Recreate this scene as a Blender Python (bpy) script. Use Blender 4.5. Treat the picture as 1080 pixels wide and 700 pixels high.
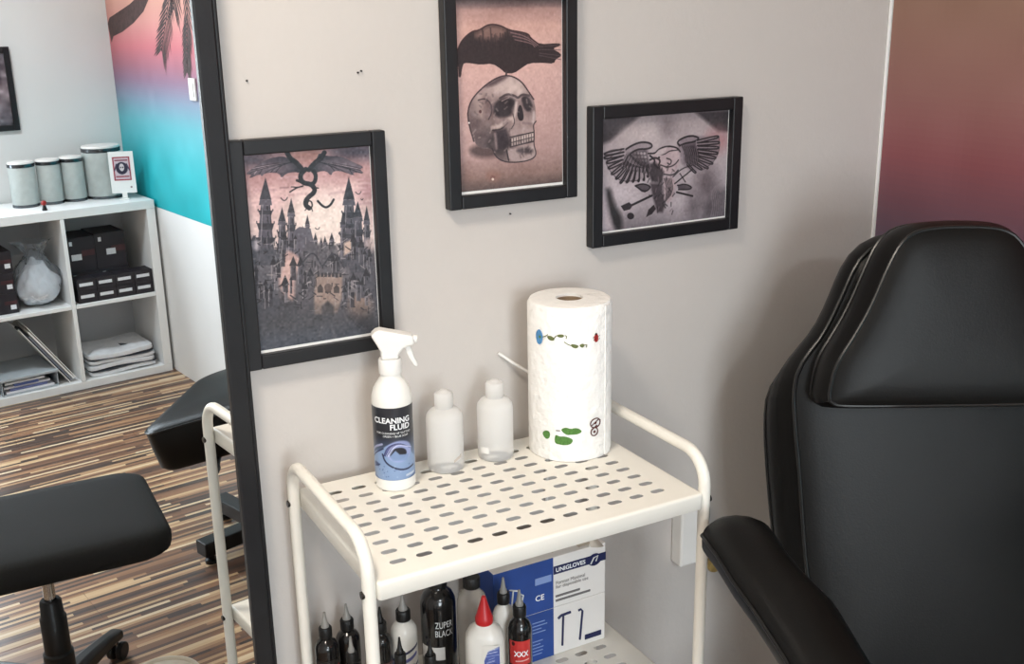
import bpy, bmesh, math, random
import numpy as np
from mathutils import Vector, Matrix
for o in list(bpy.data.objects): bpy.data.objects.remove(o)
scene = bpy.context.scene
COL = scene.collection
random.seed(7); RNG = np.random.default_rng(7)
PI = math.pi
# ------------------------------------------------------------------ camera
CAM = Vector((0.0, -1.4658, 1.7407))
YAW, PITCH, ROLL = 0.496, 0.2916, -0.018
fw = Vector((math.sin(YAW)*math.cos(PITCH), math.cos(YAW)*math.cos(PITCH), -math.sin(PITCH)))
rt = Vector((math.cos(YAW), -math.sin(YAW), 0)); up = rt.cross(fw)
rt2 = rt*math.cos(ROLL) + up*math.sin(ROLL); up2 = -rt*math.sin(ROLL) + up*math.cos(ROLL)
cd = bpy.data.cameras.new('camera'); cam = bpy.data.objects.new('camera', cd); COL.objects.link(cam)
M = Matrix.Identity(4)
for i in range(3): M[i][0], M[i][1], M[i][2], M[i][3] = rt2[i], up2[i], -fw[i], CAM[i]
cam.matrix_world = M
cd.sensor_width = 36; cd.lens = 36*1134.245/1080; cd.clip_start = 0.02
scene.camera = cam
# ------------------------------------------------------------------ world, light, exposure
world = bpy.data.worlds.new('world'); scene.world = world; world.use_nodes = True
wn = world.node_tree; bg = wn.nodes['Background']
sky = wn.nodes.new('ShaderNodeTexSky'); sky.sky_type = 'NISHITA'; sky.sun_disc = False
sky.sun_elevation = math.radians(40); sky.sun_rotation = math.radians(200)
wn.links.new(sky.outputs[0], bg.inputs[0]); bg.inputs[1].default_value = 0.25
def area(name, loc, rot, sx, sy, power, col):
    l = bpy.data.lights.new(name, 'AREA'); l.shape = 'RECTANGLE'; l.size = sx; l.size_y = sy; l.energy = power; l.color = col
    o = bpy.data.objects.new(name, l); COL.objects.link(o); o.location = loc; o.rotation_euler = rot
    return o
# daylight entering through the window in the wall behind the camera (cool)
area('window_daylight', (-.10, -4.27, 1.55), (PI/2, 0, 0), 1.2, 1.4, 72, (0.84, 0.93, 1.0))
vs = scene.view_settings
vs.view_transform = 'Standard'; vs.look = 'None'; vs.gamma = 1; vs.use_curve_mapping = False; vs.exposure = 0.0
# ------------------------------------------------------------------ helpers
def lin(c):
    c = np.asarray(c, float)/255.0
    return np.where(c <= .04045, c/12.92, ((c+.055)/1.055)**2.4)
def L3(r, g, b): return tuple(float(x) for x in lin((r, g, b)))
MATS = {}
def mat(name, rgb, rough=.5, metal=0., var=.06, vscale=8., bump=0., bscale=60., trans=0., ior=1.45, sss=0., coat=0., spec=.5, alpha=1.):
    if name in MATS: return MATS[name]
    m = bpy.data.materials.new(name); m.use_nodes = True; nt = m.node_tree; b = nt.nodes['Principled BSDF']
    b.inputs['Roughness'].default_value = rough; b.inputs['Metallic'].default_value = metal
    b.inputs['Transmission Weight'].default_value = trans; b.inputs['IOR'].default_value = ior
    b.inputs['Coat Weight'].default_value = coat; b.inputs['Specular IOR Level'].default_value = spec
    b.inputs['Alpha'].default_value = alpha
    if sss: b.inputs['Subsurface Weight'].default_value = sss; b.inputs['Subsurface Radius'].default_value = (.02, .02, .02)
    c = L3(*rgb)
    tc = nt.nodes.new('ShaderNodeTexCoord')
    if var:
        n = nt.nodes.new('ShaderNodeTexNoise'); n.inputs['Scale'].default_value = vscale; n.inputs['Detail'].default_value = 4
        nt.links.new(tc.outputs['Object'], n.inputs['Vector'])
        r = nt.nodes.new('ShaderNodeValToRGB'); r.color_ramp.elements[0].position = .3; r.color_ramp.elements[1].position = .7
        r.color_ramp.elements[0].color = tuple(x*(1-var) for x in c)+(1,); r.color_ramp.elements[1].color = tuple(min(1, x*(1+var)) for x in c)+(1,)
        nt.links.new(n.outputs['Fac'], r.inputs[0]); nt.links.new(r.outputs[0], b.inputs['Base Color'])
    else: b.inputs['Base Color'].default_value = c+(1,)
    if bump:
        n2 = nt.nodes.new('ShaderNodeTexNoise'); n2.inputs['Scale'].default_value = bscale; n2.inputs['Detail'].default_value = 3
        nt.links.new(tc.outputs['Object'], n2.inputs['Vector'])
        bp = nt.nodes.new('ShaderNodeBump'); bp.inputs['Strength'].default_value = bump; bp.inputs['Distance'].default_value = .004
        nt.links.new(n2.outputs['Fac'], bp.inputs['Height']); nt.links.new(bp.outputs[0], b.inputs['Normal'])
    MATS[name] = m; return m
def print_mat(name, rough=.5, coat=0.):
    if name in MATS: return MATS[name]
    m = bpy.data.materials.new(name); m.use_nodes = True; nt = m.node_tree; b = nt.nodes['Principled BSDF']
    a = nt.nodes.new('ShaderNodeAttribute'); a.attribute_name = 'ink'; nt.links.new(a.outputs['Color'], b.inputs['Base Color'])
    b.inputs['Roughness'].default_value = rough; b.inputs['Coat Weight'].default_value = coat; b.inputs['Coat Roughness'].default_value = .06
    MATS[name] = m; return m
class MB:
    def __init__(s): s.v = []; s.f = []
    def add(s, vs, fs):
        k = len(s.v); s.v += [tuple(p) for p in vs]; s.f += [tuple(i+k for i in q) for q in fs]; return s
    def box(s, x0, x1, y0, y1, z0, z1, R=None):
        vs = [(x, y, z) for z in (z0, z1) for y in (y0, y1) for x in (x0, x1)]
        if R is not None: vs = [tuple(R @ Vector(p)) for p in vs]
        return s.add(vs, [(0, 2, 3, 1), (4, 5, 7, 6), (0, 1, 5, 4), (2, 6, 7, 3), (0, 4, 6, 2), (1, 3, 7, 5)])
    def rings(s, rings, cap0=True, cap1=True):
        n = len(rings[0]); vs = [p for r in rings for p in r]; fs = []
        for k in range(len(rings)-1):
            for i in range(n):
                j = (i+1) % n; fs.append((k*n+i, k*n+j, (k+1)*n+j, (k+1)*n+i))
        if cap0: fs.append(tuple(range(n-1, -1, -1)))
        if cap1: fs.append(tuple((len(rings)-1)*n+i for i in range(n)))
        return s.add(vs, fs)
    def lathe(s, prof, seg=28, c=(0, 0, 0), sq=0.0, sx=1., sy=1.):
        rs = []
        for r, z in prof:
            ring = []
            for i in range(seg):
                t = 2*PI*i/seg; ct, st = math.cos(t), math.sin(t)
                k = 1.0
                if sq: k = 1/((abs(ct)**(2/(1-sq))+abs(st)**(2/(1-sq)))**((1-sq)/2))
                ring.append((c[0]+r*ct*k*sx, c[1]+r*st*k*sy, c[2]+z))
            rs.append(ring)
        return s.rings(rs, prof[0][0] > 1e-6 or True, True)
    def tube(s, path, r, seg=12, closed=False):
        P = [Vector(p) for p in path]; n = len(P); rs = []; prev = None
        for i in range(n):
            a = P[(i-1) % n] if (closed or i > 0) else P[i]; b = P[(i+1) % n] if (closed or i < n-1) else P[i]
            t = (b-a).normalized()
            if prev is None:
                h = Vector((0, 0, 1)) if abs(t.z) < .9 else Vector((1, 0, 0)); u = t.cross(h).normalized()
            else:
                u = (prev - t*prev.dot(t)).normalized()
            prev = u; w = t.cross(u); rr = r[i] if isinstance(r, (list, tuple)) else r
            rs.append([tuple(P[i]+u*rr*math.cos(2*PI*k/seg)+w*rr*math.sin(2*PI*k/seg)) for k in range(seg)])
        if closed:
            rs.append(rs[0]); return s.rings(rs, False, False)
        return s.rings(rs)
    def prism(s, out, d0, d1, fn):
        rs = [[fn(x, y, d) for x, y in out] for d in (d0, d1)]
        return s.rings(rs)
    def build(s, name, m, parent=None, smooth=False, bevel=0., bseg=2, sub=0):
        me = bpy.data.meshes.new(name); me.from_pydata(s.v, [], s.f); 
        bm = bmesh.new(); bm.from_mesh(me); bmesh.ops.remove_doubles(bm, verts=bm.verts, dist=1e-6)
        bmesh.ops.recalc_face_normals(bm, faces=bm.faces); bm.to_mesh(me); bm.free(); me.update()
        if smooth:
            me.shade_smooth()
            me.set_sharp_from_angle(angle=math.radians(42))
        me.materials.append(m)
        o = bpy.data.objects.new(name, me); COL.objects.link(o)
        if parent is not None: o.parent = parent
        if bevel:
            md = o.modifiers.new('bevel', 'BEVEL'); md.width = bevel; md.segments = bseg; md.limit_method = 'ANGLE'; md.angle_limit = .6
        if sub:
            md = o.modifiers.new('sub', 'SUBSURF'); md.levels = sub; md.render_levels = sub
        return o
def thing(name, label, cat, loc=(0, 0, 0), rz=0., group=None):
    o = bpy.data.objects.new(name, None); COL.objects.link(o); o.location = loc; o.rotation_euler = (0, 0, rz); o.empty_display_size = .05
    o['label'] = label; o['category'] = cat
    if group: o['group'] = group
    return o
def tag(o, label, cat, group=None):
    o['label'] = label; o['category'] = cat
    if group: o['group'] = group
    return o
def struct(o): o['kind'] = 'structure'; return o
def bx(name, m, parent, *a, bevel=.002, **k): return MB().box(*a).build(name, m, parent, bevel=bevel, **k)
def dup(root):
    r = root.copy(); COL.objects.link(r)
    for ch in list(root.children):
        c = ch.copy(); COL.objects.link(c); c.parent = r
        for g in ch.children:
            d = g.copy(); COL.objects.link(d); d.parent = c
    return r
def arc(c, r, a0, a1, n): return [(c[0]+r*math.cos(a0+(a1-a0)*i/n), c[1]+r*math.sin(a0+(a1-a0)*i/n)) for i in range(n+1)]
def rrect(x0, x1, y0, y1, r, n=5):
    return arc((x1-r, y0+r), r, -PI/2, 0, n)+arc((x1-r, y1-r), r, 0, PI/2, n)+arc((x0+r, y1-r), r, PI/2, PI, n)+arc((x0+r, y0+r), r, PI, 1.5*PI, n)
def smooth_closed(p, it=2):
    for _ in range(it):
        q = []
        for i in range(len(p)):
            a, b = p[i], p[(i+1) % len(p)]
            q += [(a[0]*.75+b[0]*.25, a[1]*.75+b[1]*.25), (a[0]*.25+b[0]*.75, a[1]*.25+b[1]*.75)]
        p = q
    return p
def resample(p, n):
    P = np.array(p+[p[0]], float); d = np.r_[0, np.cumsum(np.hypot(*np.diff(P, axis=0).T))]
    t = np.linspace(0, d[-1], n, endpoint=False)
    return list(zip(np.interp(t, d, P[:, 0]), np.interp(t, d, P[:, 1])))
# flat lettering as mesh, mapped through fn(x, y) -> point
def lettering(name, txt, size, m, parent, fn, align='CENTER', bold=0., sx=1., shear=0.):
    cu = bpy.data.curves.new('t', 'FONT'); cu.body = txt; cu.size = size; cu.align_x = align; cu.align_y = 'CENTER'; cu.offset = bold; cu.resolution_u = 3; cu.shear = shear
    cu.space_line = .85
    ob = bpy.data.objects.new('t', cu); COL.objects.link(ob)
    dg = bpy.context.evaluated_depsgraph_get(); dg.update()
    me = bpy.data.meshes.new_from_object(ob.evaluated_get(dg)); bpy.data.objects.remove(ob)
    for v in me.vertices: v.co = fn(v.co.x*sx, v.co.y)
    me.materials.clear(); me.materials.append(m); me.name = name
    o = bpy.data.objects.new(name, me); COL.objects.link(o); o.parent = parent
    return o
def cyl(R, th0, zc): return lambda x, y: Vector((R*math.cos(th0+x/R), R*math.sin(th0+x/R), zc+y))
def facing(x, y): return math.atan2(-1.466-y, -x)      # labels are turned towards the standing place in the room
# ------------------------------------------------------------------ printed pictures: a small raster painter
class Canvas:
    def __init__(s, w, h, asp):
        s.w, s.h = w, h; s.a = np.ones((h, w, 3)); s.sx = w; s.H = None
        s.X, s.Y = np.meshgrid((np.arange(w)+.5)/w, (np.arange(h)+.5)/h*asp); s.asp = asp
        s.tf = lambda p: p
    def quad(s, q, origin, scale):
        "sketch coordinates (a perspective sketch with corner points q) -> flat print coordinates"
        src = np.array(q, float); dst = np.array([(0, 0), (1, 0), (1, s.asp), (0, s.asp)], float)
        A = []; b = []
        for (x, y), (u, v) in zip(src, dst):
            A += [[x, y, 1, 0, 0, 0, -u*x, -u*y], [0, 0, 0, x, y, 1, -v*x, -v*y]]; b += [u, v]
        h = np.append(np.linalg.solve(np.array(A), np.array(b)), 1).reshape(3, 3)
        def tf(p):
            p = np.asarray(p, float)/scale+np.array(origin); r = np.c_[p, np.ones(len(p))] @ h.T
            return r[:, :2]/r[:, 2:]
        s.tf = tf; s.k = 1/(scale*(src[1][0]-src[0][0]))
    def seg(s, P, closed, pad=.45):
        d = np.full(s.X.shape, 9.); n = len(P)
        lo, hi = P.min(0)-pad, P.max(0)+pad
        i0, i1 = np.searchsorted(s.X[0], (lo[0], hi[0])); j0, j1 = np.searchsorted(s.Y[:, 0], (lo[1], hi[1]))
        X, Y = s.X[j0:j1, i0:i1], s.Y[j0:j1, i0:i1]; q = d[j0:j1, i0:i1]
        for i in range(n if closed else n-1):
            a, b = P[i], P[(i+1) % n]; e = b-a; L = max(e@e, 1e-12)
            t = np.clip(((X-a[0])*e[0]+(Y-a[1])*e[1])/L, 0, 1)
            np.minimum(q, np.hypot(X-a[0]-t*e[0], Y-a[1]-t*e[1]), out=q)
        return d
    def mix(s, m, c, al):
        m = np.clip(m, 0, 1)[..., None]*al; s.a = s.a*(1-m)+np.array(c, float)/255*m
    def inside(s, P):
        ins = np.zeros(s.X.shape, bool); n = len(P)
        for i in range(n):
            (x0, y0), (x1, y1) = P[i], P[(i+1) % n]
            if y0 == y1: continue
            c = ((y0 > s.Y) != (y1 > s.Y)) & (s.X < (x1-x0)*(s.Y-y0)/(y1-y0)+x0); ins ^= c
        return ins
    def pmask(s, pts, soft=None):
        if len(pts) > 6: pts = smooth_closed([tuple(p) for p in pts], 1)
        P = s.tf(pts); soft = soft or 1./s.w; d = s.seg(P, True, .03+soft*1.5); return np.clip(np.where(s.inside(P), d, -d)/soft+.5, 0, 1)
    def poly(s, pts, c, al=1., soft=None, clip=None):
        m = s.pmask(pts, soft); s.mix(m if clip is None else m*clip, c, al); return m
    def line(s, pts, w, c, al=1., soft=None, clip=None):
        pts = [tuple(p) for p in pts]
        if len(pts) > 2:
            for _ in range(2): pts = [pts[0]]+[(a[0]*(1-t)+b[0]*t, a[1]*(1-t)+b[1]*t) for a, b in zip(pts, pts[1:]) for t in (.25, .75)]+[pts[-1]]
        P = s.tf(pts); soft = soft or 1./s.w; d = s.seg(P, False, .03+w*s.k+soft); m = np.clip((w*s.k/2-d)/soft+.5, 0, 1)
        s.mix(m if clip is None else m*clip, c, al)
    def ell(s, cx, cy, rx, ry, c, al=1., soft=None, clip=None):
        t = np.linspace(0, 2*PI, 25)[:-1]; return s.poly(np.c_[cx+rx*np.cos(t), cy+ry*np.sin(t)], c, al, soft, clip)
    def vgrad(s, stops):
        v = s.Y/s.asp; ks = [k for k, _ in stops]
        for i in range(3): s.a[..., i] = np.interp(v, ks, [c[i]/255 for _, c in stops])
    def noise(s, cells, amp, clip=None, col=False):
        n = RNG.normal(size=(int(cells*s.asp)+3, cells+3)); fx = s.X*cells; fy = s.Y*cells
        x0 = fx.astype(int); y0 = fy.astype(int); tx = fx-x0; ty = fy-y0; tx = tx*tx*(3-2*tx); ty = ty*ty*(3-2*ty)
        v = (n[y0, x0]*(1-tx)+n[y0, x0+1]*tx)*(1-ty)+(n[y0+1, x0]*(1-tx)+n[y0+1, x0+1]*tx)*ty
        s.a = np.clip(s.a+(v*amp*(1 if clip is None else clip))[..., None], 0, 1)
    def sheet(s, name, m, parent, fn):
        h, w = s.h, s.w
        u = np.linspace(0, 1, w+1); v = np.linspace(0, 1, h+1)
        vs = [fn(a, b) for b in v for a in u]
        fs = [(j*(w+1)+i, (j+1)*(w+1)+i, (j+1)*(w+1)+i+1, j*(w+1)+i+1) for j in range(h) for i in range(w)]
        me = bpy.data.meshes.new(name); me.from_pydata(vs, [], fs); 
        at = me.color_attributes.new('ink', 'FLOAT_COLOR', 'CORNER')
        c = np.ones((h*w, 4)); c[:, :3] = lin(np.clip(s.a, 0, 1).reshape(-1, 3)*255)
        at.data.foreach_set('color', np.repeat(c, 4, axis=0).astype(np.float32).ravel())
        me.materials.append(m); o = bpy.data.objects.new(name, me); COL.objects.link(o); o.parent = parent
        return o
# ------------------------------------------------------------------ materials
WALL = mat('wall_paint', (200, 194, 189), .75, var=.025, vscale=3, bump=.12, bscale=90)
WHITEWALL = mat('white_wall_paint', (236, 236, 235), .7, var=.02, vscale=3, bump=.1, bscale=90)
CEIL = mat('ceiling_paint', (238, 237, 234), .8, var=.02)
BLACKWOOD = mat('black_lacquered_wood', (24, 24, 27), .42, var=.15, vscale=30, bump=.05, bscale=120)
MIRROR = mat('silvered_mirror', (238, 241, 242), .004, 1., var=0)
WHITEMETAL = mat('white_powder_coat', (240, 236, 226), .38, var=.02, vscale=20, bump=.03, bscale=300)
LEATHER = mat('black_faux_leather', (15, 14, 13), .40, var=.12, vscale=14, bump=.06, bscale=320, spec=.22)
PIPING = mat('black_piping_cord', (20, 20, 20), .3, var=.05)
FABRIC = mat('black_stool_fabric', (20, 20, 20), .9, var=.2, vscale=160, bump=.4, bscale=500)
BLACKPLASTIC = mat('black_plastic', (18, 18, 19), .45, var=.08, vscale=40, bump=.05, bscale=200)
CHROME = mat('chrome', (190, 190, 190), .18, 1., var=.03)
STEEL = mat('dark_bolt_steel', (70, 68, 66), .3, 1., var=.05)
WHITEPL = mat('white_plastic', (236, 234, 230), .35, var=.02, vscale=20, spec=.4)
SHELFW = mat('white_foil_board', (240, 241, 241), .4, var=.015, vscale=10)
PAPER = mat('white_paper', (238, 236, 232), .8, var=.03, vscale=40)
TISSUE = mat('embossed_tissue', (248, 246, 242), .95, var=.015, vscale=60, bump=1., bscale=75)
CARD = mat('brown_cardboard', (150, 128, 104), .85, var=.06, vscale=60)
PRINT = print_mat('picture_print', .55, .35)
LABELP = print_mat('label_print', .35, .2)
MURALP = print_mat('mural_print', .6)
# ------------------------------------------------------------------ the room
X0, X1, Y0, Z1 = -1.6, 1.593, -4.30, 2.6
def floor_mat():
    m = bpy.data.materials.new('zebra_strip_laminate'); m.use_nodes = True; nt = m.node_tree; b = nt.nodes['Principled BSDF']; N = nt.nodes; Lk = nt.links
    g = N.new('ShaderNodeNewGeometry'); sp = N.new('ShaderNodeSeparateXYZ'); Lk.new(g.outputs['Position'], sp.inputs[0])
    def math_(op, a, b_=None, v=None):
        n = N.new('ShaderNodeMath'); n.operation = op
        for i, k in enumerate((a, b_)):
            if k is None: continue
            if isinstance(k, (int, float)): n.inputs[i].default_value = k
            else: Lk.new(k, n.inputs[i])
        return n.outputs[0]
    row = math_('FLOOR', math_('DIVIDE', sp.outputs['Y'], .0135))
    wn1 = N.new('ShaderNodeTexWhiteNoise'); wn1.noise_dimensions = '1D'; Lk.new(row, wn1.inputs['W'])
    xs = math_('ADD', math_('DIVIDE', sp.outputs['X'], .42), math_('MULTIPLY', wn1.outputs['Value'], 17.3))
    colm = math_('FLOOR', xs)
    cb = N.new('ShaderNodeCombineXYZ'); Lk.new(row, cb.inputs[0]); Lk.new(colm, cb.inputs[1])
    wn2 = N.new('ShaderNodeTexWhiteNoise'); wn2.noise_dimensions = '2D'; Lk.new(cb.outputs[0], wn2.inputs['Vector'])
    r = N.new('ShaderNodeValToRGB'); r.color_ramp.interpolation = 'LINEAR'; e = r.color_ramp.elements
    e[0].position = 0; e[0].color = L3(44, 28, 19)+(1,); e[1].position = 1; e[1].color = L3(226, 202, 166)+(1,)
    for p, c in ((.25, (78, 50, 34)), (.5, (122, 82, 54)), (.7, (158, 116, 80)), (.85, (202, 168, 126))):
        k = e.new(p); k.color = L3(*c)+(1,)
    Lk.new(wn2.outputs['Value'], r.inputs[0])
    mp = N.new('ShaderNodeMapping'); mp.inputs['Scale'].default_value = (6, 160, 1); Lk.new(g.outputs['Position'], mp.inputs[0])
    nz = N.new('ShaderNodeTexNoise'); nz.inputs['Scale'].default_value = 1; nz.inputs['Detail'].default_value = 4; Lk.new(mp.outputs[0], nz.inputs['Vector'])
    mx = N.new('ShaderNodeMixRGB'); mx.blend_type = 'MULTIPLY'; mx.inputs[0].default_value = .22
    Lk.new(r.outputs[0], mx.inputs[1]); Lk.new(nz.outputs['Fac'], mx.inputs[2]); 
    br = N.new('ShaderNodeBrightContrast'); br.inputs['Bright'].default_value = .03; Lk.new(mx.outputs[0], br.inputs[0])
    Lk.new(br.outputs[0], b.inputs['Base Color']); b.inputs['Roughness'].default_value = .32
    return m
FLOORM = floor_mat()
floor = struct(bx('floor', mat('screed', (90, 84, 78), .9), None, X0-.1, X1+.1, Y0-.1, .1, -.1, -.009, bevel=0))
pl = None
for j in range(23):
    y = -j*.19
    if y-.19 < Y0-.15: break
    off = (j*.43) % 1.2
    for i in range(-1, 5):
        xa = X0-off+i*1.2; xb = xa+1.2
        if xb < X0 or xa > X1: continue
        xa = max(xa, X0); xb = min(xb, X1); ya = max(y-.19, Y0)
        p = bx('plank', FLOORM, floor, xa+.0004, xb-.0004, ya+.0004, y-.0004, -.009, 0., bevel=.0006, bseg=1)
wall_back = struct(bx('wall_back', WALL, None, X0-.1, X1+.1, 0, .1, -.1, Z1+.1, bevel=0))
wall_right = struct(bx('wall_right', WHITEWALL, None, X1, X1+.1, Y0-.1, 0, -.1, Z1+.1, bevel=0))
FRONTP = mat('pale_wall_paint', (226, 228, 227), .75, var=.02, vscale=3, bump=.1, bscale=90)
wl = MB()
WX0, WX1, WZ0, WZ1 = -.78, .58, .82, 2.28
for a in ((X0-.1, WX0, -.1, Z1+.1), (WX1, X1+.1, -.1, Z1+.1), (WX0, WX1, -.1, WZ0), (WX0, WX1, WZ1, Z1+.1)):
    wl.box(a[0], a[1], Y0-.1, Y0, a[2], a[3])
wall_front = struct(wl.build('wall_front', FRONTP))
wall_left = struct(bx('wall_left', WALL, None, X0-.1, X0, Y0-.1, .1, -.1, Z1+.1, bevel=0))
ceiling = struct(bx('ceiling', CEIL, None, X0-.1, X1+.1, Y0-.1, .1, Z1, Z1+.1, bevel=0))
window = struct(bx('window_1', WHITEPL, None, WX0, WX1, Y0-.09, Y0-.02, WZ0, WZ0+.06, bevel=.004))
for a in ((WX0, WX1, WZ1-.06, WZ1), (WX0, WX0+.06, WZ0+.06, WZ1-.06), (WX1-.06, WX1, WZ0+.06, WZ1-.06), (-.13, -.07, WZ0+.06, WZ1-.06)):
    bx('window_frame', WHITEPL, window, a[0], a[1], Y0-.09, Y0-.02, a[2], a[3], bevel=.004)
for a in ((WX0+.06, -.13), (-.07, WX1-.06)):
    bx('pane', mat('window_glass', (245, 250, 250), .02, trans=1., var=0), window, a[0], a[1], Y0-.06, Y0-.055, WZ0+.06, WZ1-.06, bevel=0)
bx('window_sill', WHITEPL, window, WX0-.04, WX1+.04, Y0-.02, Y0+.02, WZ0-.03, WZ0-.001, bevel=.006)
trim = struct(bx('trim_1', mat('white_edge_strip', (250, 249, 246), .5, var=.01), None, X1-.007, X1-.0005, -.0035, -.0005, 0.0, Z1, bevel=.001))
# mural wallpaper on the right wall: sunset sky over teal water
def mural():
    W, H = 260, 150; zb, zt = .84, Z1-.002; ya, yb = Y0+.002, -.006
    c = Canvas(W, H, (zt-zb)/(yb-ya)); c.tf = lambda p: np.c_[(np.asarray(p, float)[:, 0]-ya)/(yb-ya), (zt-np.asarray(p, float)[:, 1])/(yb-ya)]; c.k = 1/(yb-ya)
    st = [(2.6, (214, 176, 132)), (2.1, (208, 166, 134)), (1.88, (206, 158, 136)), (1.72, (204, 142, 134)), (1.60, (194, 110, 118)), (1.52, (164, 104, 120)), (1.45, (142, 112, 136)), (1.36, (126, 146, 168)), (1.25, (92, 172, 184)), (1.05, (40, 174, 184)), (.84, (10, 172, 182))]
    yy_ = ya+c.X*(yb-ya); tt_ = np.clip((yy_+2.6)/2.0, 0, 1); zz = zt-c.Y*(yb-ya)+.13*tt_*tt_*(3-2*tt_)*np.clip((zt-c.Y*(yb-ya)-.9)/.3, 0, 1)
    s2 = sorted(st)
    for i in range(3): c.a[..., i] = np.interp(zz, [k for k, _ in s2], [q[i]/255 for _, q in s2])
    c.a *= (1-.27*(tt_*tt_*(3-2*tt_)))[..., None]  # shade painted into the print, darker towards the picture wall
    c.noise(60, .008)
    low = np.clip((1.35-zz)/.3, 0, 1)
    n0 = c.a.copy(); c.noise(28, .03, low)
    xw = X1-.0022
    trk = [(-4.30, 1.66, .052), (-4.245, 1.690, .046), (-4.10, 1.715, .048), (-3.93, 1.752, .044), (-3.79, 1.795, .040), (-3.68, 1.86, .037), (-3.60, 1.98, .036), (-3.55, 2.2, .034), (-3.53, 2.5, .032)]
    tb = MB(); L, R = [], []
    for i, (y, z, w) in enumerate(trk):
        a_, b_ = trk[max(0, i-1)], trk[min(len(trk)-1, i+1)]; d = Vector((b_[0]-a_[0], b_[1]-a_[1])).normalized(); yy = max(y, Y0+.003)
        L.append((xw, max(Y0+.003, yy-d.y*w), z+d.x*w)); R.append((xw, max(Y0+.003, yy+d.y*w), z-d.x*w))
    k = len(L); tb.add(L+R, [(i, i+1, k+i+1, k+i) for i in range(k-1)]).build('printed_palm_trunk', mat('palm_trunk_print', (72, 52, 50), .7, var=.35, vscale=45), wall_right)
    LEAF = mat('palm_leaf_print', (74, 60, 60), .7, var=.3, vscale=30)
    def frond(p, n, L_):
        p = np.array(p, float); t = np.linspace(0, len(p)-1, n); xs = np.interp(t, range(len(p)), p[:, 0]); zs = np.interp(t, range(len(p)), p[:, 1]); fb = MB()
        for i in range(n-1):
            fb.add([(xw, xs[i]-.004, zs[i]), (xw, xs[i]+.004, zs[i]), (xw, xs[i+1]+.004, zs[i+1]), (xw, xs[i+1]-.004, zs[i+1])], [(0, 1, 2, 3)])
        for i in range(1, n-1):
            dx, dz = xs[i+1]-xs[i-1], zs[i+1]-zs[i-1]; nrm = math.hypot(dx, dz); dx /= nrm; dz /= nrm; l = L_*(.55+.45*math.sin(PI*i/n))*random.uniform(.8, 1.1)
            for sg in (-1, 1):
                ux, uz = dx*.80-sg*dz*.62, dz*.80+sg*dx*.62-.12; q = math.hypot(ux, uz); ux /= q; uz /= q; w = .0058
                P_ = [(0, -w*.4), (.35, -w), (.75, -w*.7), (1, 0), (.75, w*.7), (.35, w), (0, w*.4)]
                fb.add([(xw-.0001*(i % 3), xs[i]+l*a_*ux-b_*uz, zs[i]+l*a_*uz+b_*ux) for a_, b_ in P_], [tuple(range(7))])
        fb.build('printed_palm_frond', LEAF, wall_right)
    frond([(-3.40, 1.90), (-3.44, 1.82), (-3.494, 1.734), (-3.553, 1.653), (-3.60, 1.585)], 17, .17)
    frond([(-3.36, 1.92), (-3.37, 1.84), (-3.40, 1.76)], 9, .14)
    frond([(-3.24, 1.95), (-3.25, 1.75), (-3.29, 1.62), (-3.32, 1.50)], 22, .11)
    frond([(-3.2, 2.1), (-3.05, 1.98), (-2.9, 1.8), (-2.85, 1.6)], 22, .16)
    frond([(-3.3, 2.2), (-3.6, 2.3), (-3.9, 2.25), (-4.1, 2.1)], 22, .16)
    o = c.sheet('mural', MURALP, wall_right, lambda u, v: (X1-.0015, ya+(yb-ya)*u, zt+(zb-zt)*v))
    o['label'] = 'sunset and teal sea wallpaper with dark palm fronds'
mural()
# ------------------------------------------------------------------ room lamp, and an added lamp over the shelf end
def ceiling_lamp(x, y, power, label, col=(1, .90, .78)):
    r = thing('ceiling_lamp', label, 'lamp', (x, y, Z1), 0, 'round flush ceiling lamps')
    MB().lathe([(.17, 0), (.17, -.03), (.155, -.035)], 36).build('lamp_ring', WHITEPL, r, True)
    em = bpy.data.materials.get('lamp_opal') or bpy.data.materials.new('lamp_opal'); em.use_nodes = True
    b = em.node_tree.nodes['Principled BSDF']; b.inputs['Emission Color'].default_value = (1, .86, .68, 1); b.inputs['Emission Strength'].default_value = 6
    MB().lathe([(.155, -.035), (.14, -.055), (.08, -.068), (.001, -.072)], 36).build('diffuser', em, r, True)
    l = bpy.data.lights.new('lamp_light', 'AREA'); l.shape = 'DISK'; l.size = .34; l.energy = power; l.color = col
    o = bpy.data.objects.new('lamp_light', l); COL.objects.link(o); o.parent = r; o.location = (0, 0, -.09)
ceiling_lamp(-.05, -.72, 17, 'round opal ceiling lamp over the trolley end of the room')
ceiling_lamp(.35, -3.0, 30, 'unseen ceiling lamp added to brighten the shelf end of the room', (.88, .95, 1.))  # added unseen lamp, brightens the part of the room the mirror shows
# ------------------------------------------------------------------ leaning mirror
DL = .0786; EX = Vector((math.cos(DL), math.sin(DL), 0))
mr = thing('framed_mirror', 'tall black framed mirror leaning on the wall left of the pictures', 'mirror', (.3247, -.0339, 0), DL)
MW, MT = .80, 2.05
bx('glass', MIRROR, mr, -MW, 0.002, 0, .006, .04, MT-.03, bevel=0)
bx('backing_board', BLACKWOOD, mr, -MW-.02, .022, .0065, .022, .01, MT-.01)
def frame_rail(nm, x0, x1, z0, z1):
    o = bx(nm, BLACKWOOD, mr, x0, x1, -.007, .022, z0, z1, bevel=.0025)
frame_rail('frame_side', 0, .0265, 0, MT); frame_rail('frame_side', -MW-.0265, -MW, 0, MT)
frame_rail('frame_top', -MW+.0005, -.0005, MT-.032, MT); frame_rail('frame_bottom', -MW+.0005, -.0005, 0, .042)
bx('frame_edge', BLACKWOOD, mr, .027, .0325, -.003, .02, 0, MT, bevel=.002)
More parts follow.
